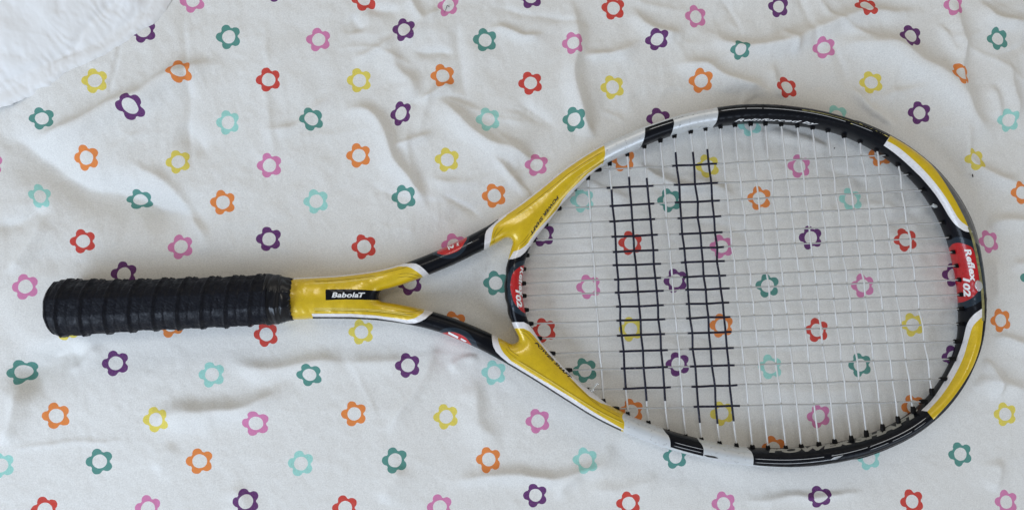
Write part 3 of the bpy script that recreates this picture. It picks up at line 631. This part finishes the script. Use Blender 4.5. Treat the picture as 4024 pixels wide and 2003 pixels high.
mains = [(np.array(a, float), np.array(b, float)) for a, b in mains]; crosses = [(np.array(a, float), np.array(b, float)) for a, b in crosses]
def isect(m, c):
    p, r = m[0], m[1]-m[0]; q, s = c[0], c[1]-c[0]
    den = r[0]*s[1]-r[1]*s[0]; t = ((q-p)[0]*s[1]-(q-p)[1]*s[0])/den; u = ((q-p)[0]*r[1]-(q-p)[1]*r[0])/den
    return t, u
X = {}
for i, m in enumerate(mains):
    for j, c in enumerate(crosses):
        t, u = isect(m, c)
        if 0.004 < t < 0.996 and 0.004 < u < 0.996:
            p = m[0]+(m[1]-m[0])*t
            X[i, j] = (t, u, p+np.array([rng.normal(0, 1.5), rng.normal(0, 0.8)]), 1 if (i+j) % 2 else -1)
def string_obj(name, keys, black):
    """keys: list of (px,py,dz); black: list of (t0,t1) by path fraction of length"""
    k = np.array(keys, float)
    s = np.r_[0, np.cumsum(np.linalg.norm(np.diff(k[:, :2], axis=0), axis=1))]
    q = set(np.round(np.arange(0, s[-1], 11.0), 3)) | {s[-1]} | set(s)
    for a, b in black: q |= {max(a, 0), min(b, s[-1])}
    q = np.array(sorted(q)); q = q[np.r_[True, np.diff(q) > 1.2]]
    x = np.interp(q, s, k[:, 0]); y = np.interp(q, s, k[:, 1])
    # smooth weave: cosine between crossings
    idx = np.clip(np.searchsorted(s, q, side='right')-1, 0, len(s)-2); f = (q-s[idx])/np.maximum(s[idx+1]-s[idx], 1e-6); f = np.clip(f, 0, 1); f = f*f*(3-2*f)
    dz = k[idx, 2]*(1-f)+k[idx+1, 2]*f
    xy = np.stack([x, y], 1); 
    C = Pn(xy[:, 0], xy[:, 1], ZC)+np.stack([0*dz, 0*dz, dz], 1)
    t = np.gradient(C, axis=0); t /= np.linalg.norm(t, axis=1)[:, None]
    sd = np.stack([-t[:, 1], t[:, 0], 0*t[:, 0]], 1); sd /= np.linalg.norm(sd, axis=1)[:, None]; up = np.cross(sd, t); up *= np.sign(up[:, 2:3])
    isb = np.zeros(len(q)-1, bool); qm = (q[1:]+q[:-1])/2
    for a, b in black: isb |= (qm > a) & (qm < b)
    m = 8; th = np.arange(m)*2*math.pi/m
    rr = np.full(len(q), 0.00070 if name == 'cross_string' else 0.00058); rr[:-1][isb] = 0.00084; rr[1:][isb] = 0.00084
    R = C[:, None]+rr[:, None, None]*(np.cos(th)[None, :, None]*sd[:, None]+np.sin(th)[None, :, None]*up[:, None])
    Vv, Tt = rings_mesh(R)
    n = len(q); mi = np.zeros(len(Tt), int); seg = np.repeat(np.arange(n-1), m)
    mi[:len(seg)] = isb[seg]; mi[len(seg):2*len(seg)] = isb[seg]
    o = link(name, mesh_np(name, Vv, Tt, mi), racket, [M_STC if name == 'cross_string' else M_STR, M_INK]); return o
def xat(j, y):
    a, b = crosses[j]; return a[0]+(b[0]-a[0])*(y-a[1])/(b[1]-a[1])
for i, (a, b) in enumerate(mains):
    ks = sorted([(v[0], v[2], v[3]) for (ii, jj), v in X.items() if ii == i], key=lambda e: e[0])
    d = (b-a)/np.linalg.norm(b-a)
    keys = [(*(a-d*10), 0)]+[(p[0], p[1], 0.00055*s) for t, p, s in ks]+[(*(b+d*10), 0)]
    kk = np.array(keys, float); sl = np.r_[0, np.cumsum(np.linalg.norm(np.diff(kk[:, :2], axis=0), axis=1))]
    ym = float(np.interp(2600, kk[:, 0], kk[:, 1])); bl = []
    def sx(x): return float(np.interp(x, kk[:, 0], sl))
    if 1 <= i <= 14: bl.append((sx(xat(1, ym)-16+rng.normal(0, 3)), sx(xat(3, ym)+24+rng.normal(0, 3))))
    ym = float(np.interp(2760, kk[:, 0], kk[:, 1]))
    bl.append((sx(xat(5, ym)-20+rng.normal(0, 3)), sx(xat(7, ym)+26+rng.normal(0, 3))))
    string_obj('main_string', keys, bl)
blk = {1: (745, 1527), 2: (695, 1574), 3: (700, 1574), 5: (598, 1659), 6: (598, 1664), 7: (586, 1653)}
for j, (a, b) in enumerate(crosses):
    ks = sorted([(v[1], v[2], v[3]) for (ii, jj), v in X.items() if jj == j], key=lambda e: e[0])
    d = (b-a)/np.linalg.norm(b-a)
    keys = [(*(a-d*10), 0)]+[(p[0], p[1], -0.00055*s) for t, p, s in ks]+[(*(b+d*10), 0)]
    kk = np.array(keys, float); sl = np.r_[0, np.cumsum(np.linalg.norm(np.diff(kk[:, :2], axis=0), axis=1))]
    bl = [tuple(float(np.interp(v, kk[:, 1], sl)) for v in blk[j])] if j in blk else []
    string_obj('cross_string', keys, bl)
# grommet: a short flared black sleeve with a hollow mouth
def grommet_mesh():
    prof = [(-0.0034, 0.00172), (-0.0008, 0.00172), (0.0010, 0.00150), (0.0016, 0.00135), (0.0018, 0.00112), (0.0016, 0.00085), (0.0002, 0.00080)]
    m = 12; th = (np.arange(m)+0.5)*2*math.pi/m
    sq = 1/np.maximum(np.abs(np.cos(th)), np.abs(np.sin(th)))**0.45
    R = np.stack([np.stack([np.full(m, x), r*np.cos(th)*sq, r*np.sin(th)*sq], 1) for x, r in prof])
    Vv, Tt = rings_mesh(R); return mesh_np('grommet', Vv, Tt)
gm = grommet_mesh(); gm.materials.append(M_GRM)
gm.polygons.foreach_set('use_smooth', [False]*len(gm.polygons))
for lst in (mains, crosses):
    for a, b in lst:
        for p, q in ((a, b), (b, a)):
            A = P(p[0], p[1], ZC); B = P(q[0], q[1], ZC); d = (B-A).normalized()
            o = bpy.data.objects.new('grommet', gm); COL.objects.link(o); o.parent = racket
            o.location = A; o.rotation_euler = (random.uniform(-.3, .3), 0, math.atan2(d.y, d.x)+random.uniform(-.05, .05))

# clear knot with a cut tail, and the clear plug and tape at the tip
def tube(name, pts, r, material, parent, m=8, closed=False):
    p = spline(np.array(pts, float), 0.0006) if len(pts) > 2 else np.array(pts, float)
    t = np.gradient(p, axis=0); t /= np.linalg.norm(t, axis=1)[:, None]
    up = np.array([0.05, 0.02, 1.0]); sd = np.cross(t, up); sd /= np.linalg.norm(sd, axis=1)[:, None]; uu = np.cross(sd, t)
    th = np.arange(m)*2*math.pi/m
    R = p[:, None]+r*(np.cos(th)[None, :, None]*sd[:, None]+np.sin(th)[None, :, None]*uu[:, None])
    Vv, Tt = rings_mesh(R); return link(name, mesh_np(name, Vv, Tt), parent, [material])
def P3(x, y, z): v = P(x, y, z); return (v.x, v.y, v.z)
tube('string_tail', [P3(2319, 1534, .0165), P3(2330, 1526, .0175), P3(2350, 1503, .0185)], 0.0007, M_CLR, racket)
tube('string_knot', [P3(2318, 1524, .0160), P3(2326, 1522, .0170), P3(2331, 1531, .0165), P3(2325, 1541, .0150), P3(2317, 1538, .0160), P3(2320, 1529, .0175), P3(2327, 1534, .0170)], 0.0008, M_CLR, racket)
def blob(name, c, sx, sy, sz, rot, material, seed=0):
    bm = bmesh.new(); bmesh.ops.create_icosphere(bm, subdivisions=3, radius=1)
    for v in bm.verts:
        n = noise.noise(v.co*1.6+Vector((seed, 0, 0)))*0.25
        v.co = v.co*(1+n); v.co = Vector((v.co.x*sx, v.co.y*sy, v.co.z*sz))
    bmesh.ops.rotate(bm, verts=bm.verts, matrix=Matrix.Rotation(rot, 3, 'Z'))
    me = bpy.data.meshes.new(name); bm.to_mesh(me); bm.free()
    o = link(name, me, racket, [material]); o.location = c; return o
blob('clear_plug', P(3673, 809, .0165), 0.0026, 0.0014, 0.0013, -0.25, M_CLR, 3)
h_ = hit(3846, 1122, 0.0002)
if h_: blob('clear_tape', h_, 0.0030, 0.0040, 0.0008, 0.2, M_CLR, 9)

# black guard along the outside of the head tip and along the bridge
def sweep_side(name, path, a, b, z, material, n=2.6, jit=0.0):
    s = smooth1(spline(path, 8), 2, 1)
    t = np.gradient(s[:, :2], axis=0); t /= np.linalg.norm(t, axis=1)[:, None]
    nrm = np.stack([-t[:, 1], t[:, 0]], 1)
    C = Pn(s[:, 0], s[:, 1], z); I = Pn(s[:, 0]+nrm[:, 0], s[:, 1]+nrm[:, 1], z); sd = I-C; sd /= np.linalg.norm(sd, axis=1)[:, None]
    L = len(s); e = np.minimum(np.arange(L), L-1-np.arange(L)); tp = np.clip(e/5.0, 0.25, 1)
    R = np.stack([superring(C[i], sd[i], a*tp[i]*(1+jit*math.sin(i*0.9)*0.5), b*tp[i], n, 20) for i in range(L)])
    Vv, Tt = rings_mesh(R); return link(name, mesh_np(name, Vv, Tt), racket, [material])
C1, side1, a1, b1_, c1, n1 = t1
msk = np.where((c1[:, 0] > 3300) )[0]
i0, i1 = msk[0], msk[-1]
gC = C1[i0:i1]-side1[i0:i1]*(a1[i0:i1]+0.0002)[:, None]
R = []
for k_ in range(len(gC)):
    e = min(k_, len(gC)-1-k_); tp = min(1, 0.3+e/12)
    R.append(superring(gC[k_]+np.array([0, 0, -0.0008]), side1[i0+k_], 0.0011*tp, 0.0062*tp, 3.0, 20))
Vv, Tt = rings_mesh(np.stack(R)); link('bumper_guard', mesh_np('bumper_guard', Vv, Tt), racket, [M_GRM])
sweep_side('bridge_guard', [(2021, 992), (2008, 1012), (2000, 1040), (1997, 1075), (1993, 1105), (1990, 1135), (1994, 1165), (2002, 1200), (2007, 1235), (2018, 1262), (2033, 1288)], 0.0017, 0.0075, ZC-0.001, M_GRM, jit=0.25)

# ------------------------------------------------------------------ handle
gtop = [(168, 1170), (172, 1142), (190, 1122), (214, 1104), (258, 1095), (333, 1096), (473, 1097), (612, 1094), (752, 1089), (892, 1084), (985, 1078), (1060, 1076), (1100, 1080), (1126, 1089), (1160, 1094)]
gbot = [(168, 1210), (172, 1262), (184, 1290), (200, 1310), (245, 1322), (310, 1320), (426, 1311), (566, 1301), (706, 1295), (845, 1289), (962, 1283), (1055, 1276), (1101, 1271), (1130, 1262), (1160, 1255)]
ZG = 0.0185
def section(x):
    yt_ = np.interp(x, [p[0] for p in gtop], [p[1] for p in gtop]); yb_ = np.interp(x, [p[0] for p in gbot], [p[1] for p in gbot])
    return (yt_+yb_)/2, (yb_-yt_)/2
def handle_part(name, x0, x1, step, material, fn, m=96, nexp=3.0, bk=0.92, ragged=0):
    xs = np.arange(x0, x1+step, step); R = []
    th = np.linspace(0, 2*math.pi, m, endpoint=False)
    for x in xs:
        cy, hw = section(x)
        xs_ = x+30*max(0.0, min(1.0, (262-x)/92.0))      # the domed butt: its upper edge stands nearer the lens
        c = np.array(P(xs_, cy, ZG)); e = np.array(P(xs_, cy-hw, ZG)); a = np.linalg.norm(e-c); sd = (e-c)/a
        b = min(a*bk, 0.0175)
        cs, sn = np.cos(th), np.sin(th)
        # bevelled (eight sided) handle shape
        r8 = 1/np.maximum.reduce([np.abs(cs), np.abs(sn), (np.abs(cs)+np.abs(sn))/1.34])
        r = 0.55*r8/1.0+0.45*(np.abs(cs)**nexp+np.abs(sn)**nexp)**(-1/nexp)
        dr = np.array([fn(x, t) for t in th])
        R.append(c[None]+sd[None]*(cs*r*(a+dr-0.0006))[:, None]+np.array([0, 0, 1.0])[None]*(sn*r*(b+dr-0.0006))[:, None])
    R = np.stack(R)
    if ragged:
        off = np.array([noise.noise(Vector((math.cos(t)*7, math.sin(t)*7, 3)))*1.1+noise.noise(Vector((math.cos(t)*22, math.sin(t)*22, 9)))*0.9 for t in th])*ragged
        for q in range(1, 7): R[-q, :, 0] += off*(1-(q-1)/6.0)
    Vv, Tt = rings_mesh(R); return link(name, mesh_np(name, Vv, Tt), racket, [material])
def wrap(x, th):
    ph = (x-20)/92.0+(th/(2*math.pi))*0.9
    f = ph-math.floor(ph)
    lip = math.exp(-((f-0.93)/0.042)**2)*0.0009+(f*0.0007)
    if f < 0.06: lip += 0.0007*(1-f/0.06)
    nz = noise.noise(Vector((x*0.012, math.cos(th)*1.5, math.sin(th)*1.5)))*0.0003+noise.noise(Vector((x*0.05, math.cos(th)*4, math.sin(th)*4)))*0.00012
    gro = -0.0004*math.exp(-((f-0.45)/0.05)**2)
    return lip-0.0004+nz+gro
M_GRIP = mat('black_overgrip', (0.0025, 0.0034, 0.0075), 0.6, 0, 0.06, 0.22, spec=0.18)
nt = M_GRIP.node_tree; bs = nt.nodes['Principled BSDF']
tc = nd(M_GRIP, 'ShaderNodeTexCoord'); vo = nd(M_GRIP, 'ShaderNodeTexVoronoi'); vo.inputs['Scale'].default_value = 620
nz = nd(M_GRIP, 'ShaderNodeTexNoise'); nz.inputs['Scale'].default_value = 260; nz.inputs['Detail'].default_value = 4
ad = nd(M_GRIP, 'ShaderNodeMath', operation='MULTIPLY'); bp = nd(M_GRIP, 'ShaderNodeBump'); bp.inputs['Strength'].default_value = 0.8; bp.inputs['Distance'].default_value = 0.0006
nt.links.new(tc.outputs['Object'], vo.inputs['Vector']); nt.links.new(tc.outputs['Object'], nz.inputs['Vector'])
nt.links.new(vo.outputs['Distance'], ad.inputs[0]); nt.links.new(nz.outputs['Fac'], ad.inputs[1]); nt.links.new(ad.outputs[0], bp.inputs['Height']); nt.links.new(bp.outputs[0], bs.inputs['Normal'])
rr_ = nd(M_GRIP, 'ShaderNodeMapRange'); rr_.inputs['To Min'].default_value = 0.34; rr_.inputs['To Max'].default_value = 0.80; rr_.inputs['From Min'].default_value = 0.35; rr_.inputs['From Max'].default_value = 0.65
nt.links.new(nz.outputs['Fac'], rr_.inputs['Value']); nt.links.new(rr_.outputs[0], bs.inputs['Roughness'])
M_TAPE = mat('glossy_finishing_tape', (0.003, 0.004, 0.007), 0.30, 0, 0.2, 0.15, spec=0.30)
handle_part('grip_tape', 212, 1066, 4, M_GRIP, wrap)
handle_part('end_cap', 166, 214, 3, M_GRIP, lambda x, th: 0.0002+noise.noise(Vector((x*0.05, math.cos(th)*2, math.sin(th)*2)))*0.0003)
handle_part('finishing_tape', 1056, 1150, 2, M_TAPE, lambda x, th: 0.0003+0.0014*abs(noise.noise(Vector((x*0.035, math.cos(th)*1.2+5, math.sin(th)*1.2)))) - 0.0005*math.exp(-((x-1108-6*math.sin(th))/3.5)**2), bk=0.86, ragged=0.0016, m=160)
# ------------------------------------------------------------------ finish the sheet under the racket
c_all = [np.column_stack([c1[::3], np.full(len(c1[::3]), 48)]), np.column_stack([t2[4][::3], np.full(len(t2[4][::3]), 44)])]
hx = np.arange(170, 1500, 14.0); c_all.append(np.column_stack([hx, [section(min(v, 1150))[0] for v in hx], np.full(len(hx), 105)]))
CP = np.vstack(c_all)
D2 = np.full(Z.shape, 1e9)
for x, y, r in CP:
    ix = np.where(np.abs(gx-x) < r+130)[0]; iy = np.where(np.abs(gy-y) < r+130)[0]; sl = np.ix_(iy, ix)
    dd = np.sqrt((GX[sl]-x)**2+(GY[sl]-y)**2)-r
    D2[sl] = np.minimum(D2[sl], dd)
kz = np.clip(D2/90.0, 0, 1); kz = kz*kz*(3-2*kz)
Z -= np.median(Z)-0.0008
soft = np.clip(Z, 0.0022, 0.0036)
Z = soft*(1-kz)+Z*kz
Zc = 0.0085
Z = np.where(Z > 0.006, 0.006+0.006*np.tanh((Z-0.006)/0.006), Z)
inhead = ((GX-3050)/760)**2+((GY-1120)/600)**2 < 1
Z = np.where(inhead, np.minimum(Z, 0.0085), Z)
W3 = Pn(GX.ravel(), GY.ravel(), 0.0); W3[:, 2] = Z.ravel()
ny, nx = GX.shape
i = np.arange(ny-1)[:, None]; j = np.arange(nx-1)[None]
a = i*nx+j
F = np.stack([a, a+nx, a+nx+1, a+1], -1).reshape(-1, 4)
sheet_me = mesh_np('bed_sheet', W3, F)
# flower print: every face knows its nearest motif; the shape itself is worked out in the material
fc = W3[F].mean(1)[:, :2]
FX = np.array([np.array(P(f[0], f[1], 0))[:2] for f in flowers])
near = np.full(len(fc), 1e9); who = np.zeros(len(fc), int)
for k_, c in enumerate(FX):
    d_ = (fc[:, 0]-c[0])**2+(fc[:, 1]-c[1])**2; m_ = d_ < near; near[m_] = d_[m_]; who[m_] = k_
FR = 0.0091       # motif radius in metres
mats2 = np.zeros((len(flowers), 2, 2)); colr = np.zeros((len(flowers), 4))
for k_, (x, y, c, sx, sy, rot) in enumerate(flowers):
    r = math.radians(rot); cr, sr = math.cos(r), math.sin(r)
    A = np.array([[cr, -sr], [sr, cr]])@np.diag([1/sx, 1/sy])@np.array([[cr, sr], [-sr, cr]])
    ph = math.radians(random.uniform(-5, 5)); A = np.array([[math.cos(ph), -math.sin(ph)], [math.sin(ph), math.cos(ph)]])@A
    mats2[k_] = A/FR; colr[k_] = (*FLO[c], 1)
lv = W3[F.ravel()][:, :2]; lw = np.repeat(who, 4)
rel = lv-FX[lw]; uvl = np.einsum('nij,nj->ni', mats2[lw], rel)
ul = sheet_me.uv_layers.new(name='motif'); ul.data.foreach_set('uv', uvl.astype(np.float32).ravel())
ca = sheet_me.attributes.new('motif_colour', 'FLOAT_COLOR', 'CORNER'); ca.data.foreach_set('color', colr[lw].astype(np.float32).ravel())

M_SH = bpy.data.materials.new('printed_cotton'); M_SH.use_nodes = True
nt = M_SH.node_tree; L = nt.links.new; bs = nt.nodes['Principled BSDF']; bs.inputs['Roughness'].default_value = 0.85; bs.inputs['Specular IOR Level'].default_value = 0.15
bs.inputs['Sheen Weight'].default_value = 0.04
def mth(op, a, b=None, c=None):
    n = nt.nodes.new('ShaderNodeMath'); n.operation = op
    for k_, v in enumerate((a, b, c)):
        if v is None: continue
        if isinstance(v, (int, float)): n.inputs[k_].default_value = v
        else: L(v, n.inputs[k_])
    return n.outputs[0]
uvn = nt.nodes.new('ShaderNodeUVMap'); uvn.uv_map = 'motif'; sp = nt.nodes.new('ShaderNodeSeparateXYZ')
tc = nt.nodes.new('ShaderNodeTexCoord')
wob = nt.nodes.new('ShaderNodeTexNoise'); wob.inputs['Scale'].default_value = 160; L(tc.outputs['Object'], wob.inputs['Vector'])
wv = nt.nodes.new('ShaderNodeVectorMath'); wv.operation = 'MULTIPLY_ADD'; wv.inputs[1].default_value = (0.10, 0.10, 0); L(wob.outputs['Color'], wv.inputs[0])
of_ = nt.nodes.new('ShaderNodeVectorMath'); of_.operation = 'SUBTRACT'; of_.inputs[1].default_value = (0.05, 0.05, 0); L(uvn.outputs[0], of_.inputs[0]); L(of_.outputs[0], wv.inputs[2])
L(wv.outputs[0], sp.inputs[0])
x_, y_ = sp.outputs[0], sp.outputs[1]
r_ = mth('SQRT', mth('ADD', mth('MULTIPLY', x_, x_), mth('MULTIPLY', y_, y_)))
ang = mth('ARCTAN2', y_, x_)                                  # petals at pi + k 72 deg
st = 2*math.pi/5
fa = mth('SUBTRACT', mth('FLOORED_MODULO', mth('ADD', ang, math.pi+st/2), st), st/2)
px_ = mth('SUBTRACT', mth('MULTIPLY', r_, mth('COSINE', fa)), 0.655); py_ = mth('MULTIPLY', r_, mth('SINE', fa))
dp = mth('SQRT', mth('ADD', mth('MULTIPLY', px_, px_), mth('MULTIPLY', py_, py_)))
pet = mth('LESS_THAN', dp, 0.385); core = mth('LESS_THAN', r_, 0.755); hole = mth('GREATER_THAN', r_, 0.545)
inside = mth('MULTIPLY', mth('MAXIMUM', pet, core), hole)
# woven cloth
wa = nt.nodes.new('ShaderNodeTexWave'); wa.bands_direction = 'X'; wa.inputs['Scale'].default_value = 420; wa.inputs['Distortion'].default_value = 1.5
wb_ = nt.nodes.new('ShaderNodeTexWave'); wb_.bands_direction = 'Y'; wb_.inputs['Scale'].default_value = 420; wb_.inputs['Distortion'].default_value = 1.5
for n_ in (wa, wb_): L(tc.outputs['Object'], n_.inputs['Vector'])
fn = nt.nodes.new('ShaderNodeTexNoise'); fn.inputs['Scale'].default_value = 1100; fn.inputs['Detail'].default_value = 3; L(tc.outputs['Object'], fn.inputs['Vector'])
mn = nt.nodes.new('ShaderNodeTexNoise'); mn.inputs['Scale'].default_value = 45; mn.inputs['Detail'].default_value = 6; mn.inputs['Roughness'].default_value = 0.65; L(tc.outputs['Object'], mn.inputs['Vector'])
weave = mth('ADD', mth('MULTIPLY', mth('MULTIPLY', wa.outputs['Fac'], wb_.outputs['Fac']), 0.45), mth('MULTIPLY', fn.outputs['Fac'], 2.0))
bp = nt.nodes.new('ShaderNodeBump'); bp.inputs['Strength'].default_value = 0.35; bp.inputs['Distance'].default_value = 0.00025; L(weave, bp.inputs['Height'])
bp2 = nt.nodes.new('ShaderNodeBump'); bp2.inputs['Strength'].default_value = 0.24; bp2.inputs['Distance'].default_value = 0.0022; L(mn.outputs['Fac'], bp2.inputs['Height']); L(bp.outputs[0], bp2.inputs['Normal'])
L(bp2.outputs[0], bs.inputs['Normal'])
at = nt.nodes.new('ShaderNodeAttribute'); at.attribute_name = 'motif_colour'
mx = nt.nodes.new('ShaderNodeMix'); mx.data_type = 'RGBA'; mx.inputs['A'].default_value = (0.74, 0.73, 0.70, 1)
L(at.outputs['Color'], mx.inputs['B']); L(mth('MULTIPLY', inside, mth('ADD', 0.84, mth('MULTIPLY', fn.outputs['Fac'], 0.22))), mx.inputs['Factor'])
hs = nt.nodes.new('ShaderNodeHueSaturation'); mr = nt.nodes.new('ShaderNodeMapRange'); mr.inputs['From Min'].default_value = 0.3; mr.inputs['From Max'].default_value = 0.7; mr.inputs['To Min'].default_value = 0.90; mr.inputs['To Max'].default_value = 1.08
L(fn.outputs['Fac'], mr.inputs['Value']); L(mr.outputs[0], hs.inputs['Value']); L(mx.outputs['Result'], hs.inputs['Color']); L(hs.outputs[0], bs.inputs['Base Color'])
sheet = link('bed_sheet', sheet_me, None, [M_SH])
sheet['label'] = 'off white cotton bed sheet printed with small coloured ring flowers, softly creased under the racket'
sheet['category'] = 'bed sheet'

# ------------------------------------------------------------------ white pillow in the corner
edge = [(-20, 424), (0, 418), (61, 398), (143, 356), (204, 326), (258, 286), (341, 247), (405, 215), (466, 178), (520, 140), (560, 112), (606, 82), (639, 46), (657, 18), (672, -10), (700, -90), (760, -260), (760, -620), (-620, -620), (-620, 560), (-300, 500)]
es = spline(edge[:16], 14); poly = np.vstack([es, np.array(edge[16:], float)])
qx = np.arange(-630, 780, 5.0); qy = np.arange(-640, 570, 5.0); QX, QY = np.meshgrid(qx, qy)
PX = np.stack([QX.ravel(), QY.ravel()], 1)
PXn = PX+np.stack([5*fbm(QX, QY, 41, 2, 0.03).ravel()*0.35, 5*fbm(QX, QY, 42, 2, 0.03).ravel()*0.35], 1)
f = sdpoly(PXn, poly)
dm = np.maximum(f, 0)*SD
seam = spline([(-400, 420), (0, 323), (110, 290), (215, 240), (300, 190), (345, 130), (395, 86), (450, 40), (499, 0), (560, -70)], 14)
ds = np.full(len(PX), 1e9); ta = np.zeros(len(PX)); ss = 0
for k_ in range(len(seam)-1):
    a_, b_ = seam[k_], seam[k_+1]; ab = b_-a_
    t_ = np.clip(((PX-a_)@ab)/(ab@ab), 0, 1); dd = np.linalg.norm(PX-a_-t_[:, None]*ab, axis=1)*SD
    m_ = dd < ds; ds[m_] = dd[m_]; ta[m_] = (k_+t_[m_])*14
s1_ = spline([(-400, 350), (0, 240), (150, 232), (300, 205), (420, 160), (520, 90), (570, 20), (600, -60)], 14)
ds2 = np.min([np.linalg.norm(PX-p_, axis=1) for p_ in spline(s1_, 5)], axis=0)*SD
zz = 0.0034*(1-np.exp(-dm/0.0016))
zz += 0.030*(1-np.exp(-np.maximum(dm-0.010, 0)/0.045))
zz -= 0.0014*np.exp(-(ds/0.0022)**2)*np.clip(dm/0.008, 0, 1)
zz -= 0.0008*np.exp(-(ds2/0.0035)**2)
puck = np.sin(ta*0.145+3.0*fbm(QX, QY, 51, 2, 0.01).ravel())*np.exp(-(ds/0.016)**2)*np.clip((dm-0.001)/0.004, 0, 1)
zz += 0.00016*puck
zz += (0.00010*(1-np.abs(fbm(QX*0.6+QY*1.2, QY*0.5-QX*0.3, 61, 3, 0.006, 0.45).ravel()))+0.0008*fbm(QX, QY, 62, 3, 0.006).ravel()*np.clip(dm/0.03, 0, 1))*np.clip(dm/0.006, 0, 1)
# creases near the corner of the pillow
cr_ = np.exp(-(((PX[:, 0]-560)/130)**2+((PX[:, 1]-40)/110)**2))
zz += 0.0008*cr_*(1-np.abs(fbm(QX*1.6+QY*0.8, QY*0.5, 63, 3, 0.022, 0.5).ravel()))*np.clip(dm/0.005, 0, 1)
zs = np.interp(np.clip(QX.ravel(), gx[0], gx[-1]), gx, np.zeros_like(gx))
ii = np.clip(((QX.ravel()-gx[0])/STEP).astype(int), 0, nx-1); jj = np.clip(((QY.ravel()-gy[0])/STEP).astype(int), 0, ny-1)
base = np.maximum(Z[jj, ii], 0.0005)
PV = Pn(PX[:, 0], PX[:, 1], 0.003); PV[:, 2] = base-0.0004+zz
mny, mnx = QX.shape
i = np.arange(mny-1)[:, None]; j = np.arange(mnx-1)[None]; a = (i*mnx+j)
PT = np.vstack([np.stack([a, a+mnx, a+mnx+1], -1).reshape(-1, 3), np.stack([a, a+mnx+1, a+1], -1).reshape(-1, 3)])
PV4 = np.column_stack([PV, f])
PV4, PT = cut(PV4, PT, f)
keep = PV4[PT][:, :, 3].mean(1) > 0
PT = PT[keep]; used = np.unique(PT); ren = np.full(len(PV4), -1); ren[used] = np.arange(len(used))
M_PW = bpy.data.materials.new('white_cotton'); M_PW.use_nodes = True
nt = M_PW.node_tree; L = nt.links.new; bs = nt.nodes['Principled BSDF']; bs.inputs['Base Color'].default_value = (0.78, 0.775, 0.765, 1); bs.inputs['Roughness'].default_value = 0.85; bs.inputs['Specular IOR Level'].default_value = 0.15
tc = nt.nodes.new('ShaderNodeTexCoord'); n1 = nt.nodes.new('ShaderNodeTexNoise'); n1.inputs['Scale'].default_value = 70; n1.inputs['Detail'].default_value = 7; n1.inputs['Roughness'].default_value = 0.6
L(tc.outputs['Object'], n1.inputs['Vector']); bp = nt.nodes.new('ShaderNodeBump'); bp.inputs['Strength'].default_value = 0.12; bp.inputs['Distance'].default_value = 0.0015
L(n1.outputs['Fac'], bp.inputs['Height']); L(bp.outputs[0], bs.inputs['Normal'])
pil = link('pillow', mesh_np('pillow', PV4[used][:, :3], ren[PT]), None, [M_PW])
pil['label'] = 'plain white pillow with puckered seam lying on a corner of the flowered sheet'
pil['category'] = 'pillow'
# a dark hair and two crumbs that lie on the cloth
M_LNT = mat('dark_fibre', (0.03, 0.025, 0.03), 0.8)
def ztop(px, py): return float(Z[min(max(int(round((py-gy[0])/STEP)), 0), ny-1), min(max(int(round((px-gx[0])/STEP)), 0), nx-1)])
def lint(name, label, cat, pts, r):
    p = spline(np.array(pts, float), 3); z0 = max(ztop(x, y) for x, y in p)
    C = np.array([P(x, y, z0+0.0004) for x, y in p]); c0 = C.mean(0); C = C-c0
    t = np.gradient(C, axis=0); t /= np.linalg.norm(t, axis=1)[:, None]; sd = np.stack([-t[:, 1], t[:, 0], 0*t[:, 0]], 1)
    th = np.arange(6)*math.pi/3; tp = r*np.clip(np.sin(np.linspace(0.15, 3.0, len(p))), 0.2, 1)
    Vv, Tt = rings_mesh(C[:, None]+tp[:, None, None]*(np.cos(th)[None, :, None]*sd[:, None]+np.sin(th)[None, :, None]*np.array([0, 0, 1.0])))
    o = link(name, mesh_np(name, Vv, Tt), None, [M_LNT]); o.location = c0; o['label'] = label; o['category'] = cat
lint('hair', 'short dark hair lying across a creased pink flower at the top edge of the sheet', 'hair', [(1745, 52), (1752, 38), (1758, 22), (1766, 30), (1764, 20)], 0.00022)
lint('crumb', 'small dark crumb on the sheet right of the racket head below a yellow flower', 'crumb', [(3821, 683), (3822, 690), (3824, 698)], 0.0005)
lint('crumb', 'tiny black crumb seen through the strings just under the black top of the head', 'crumb', [(3277, 585), (3281, 580)], 0.0005)
print('verts', sum(len(o.data.vertices) for o in COL.objects if o.type == 'MESH'), 'frame', len(V))
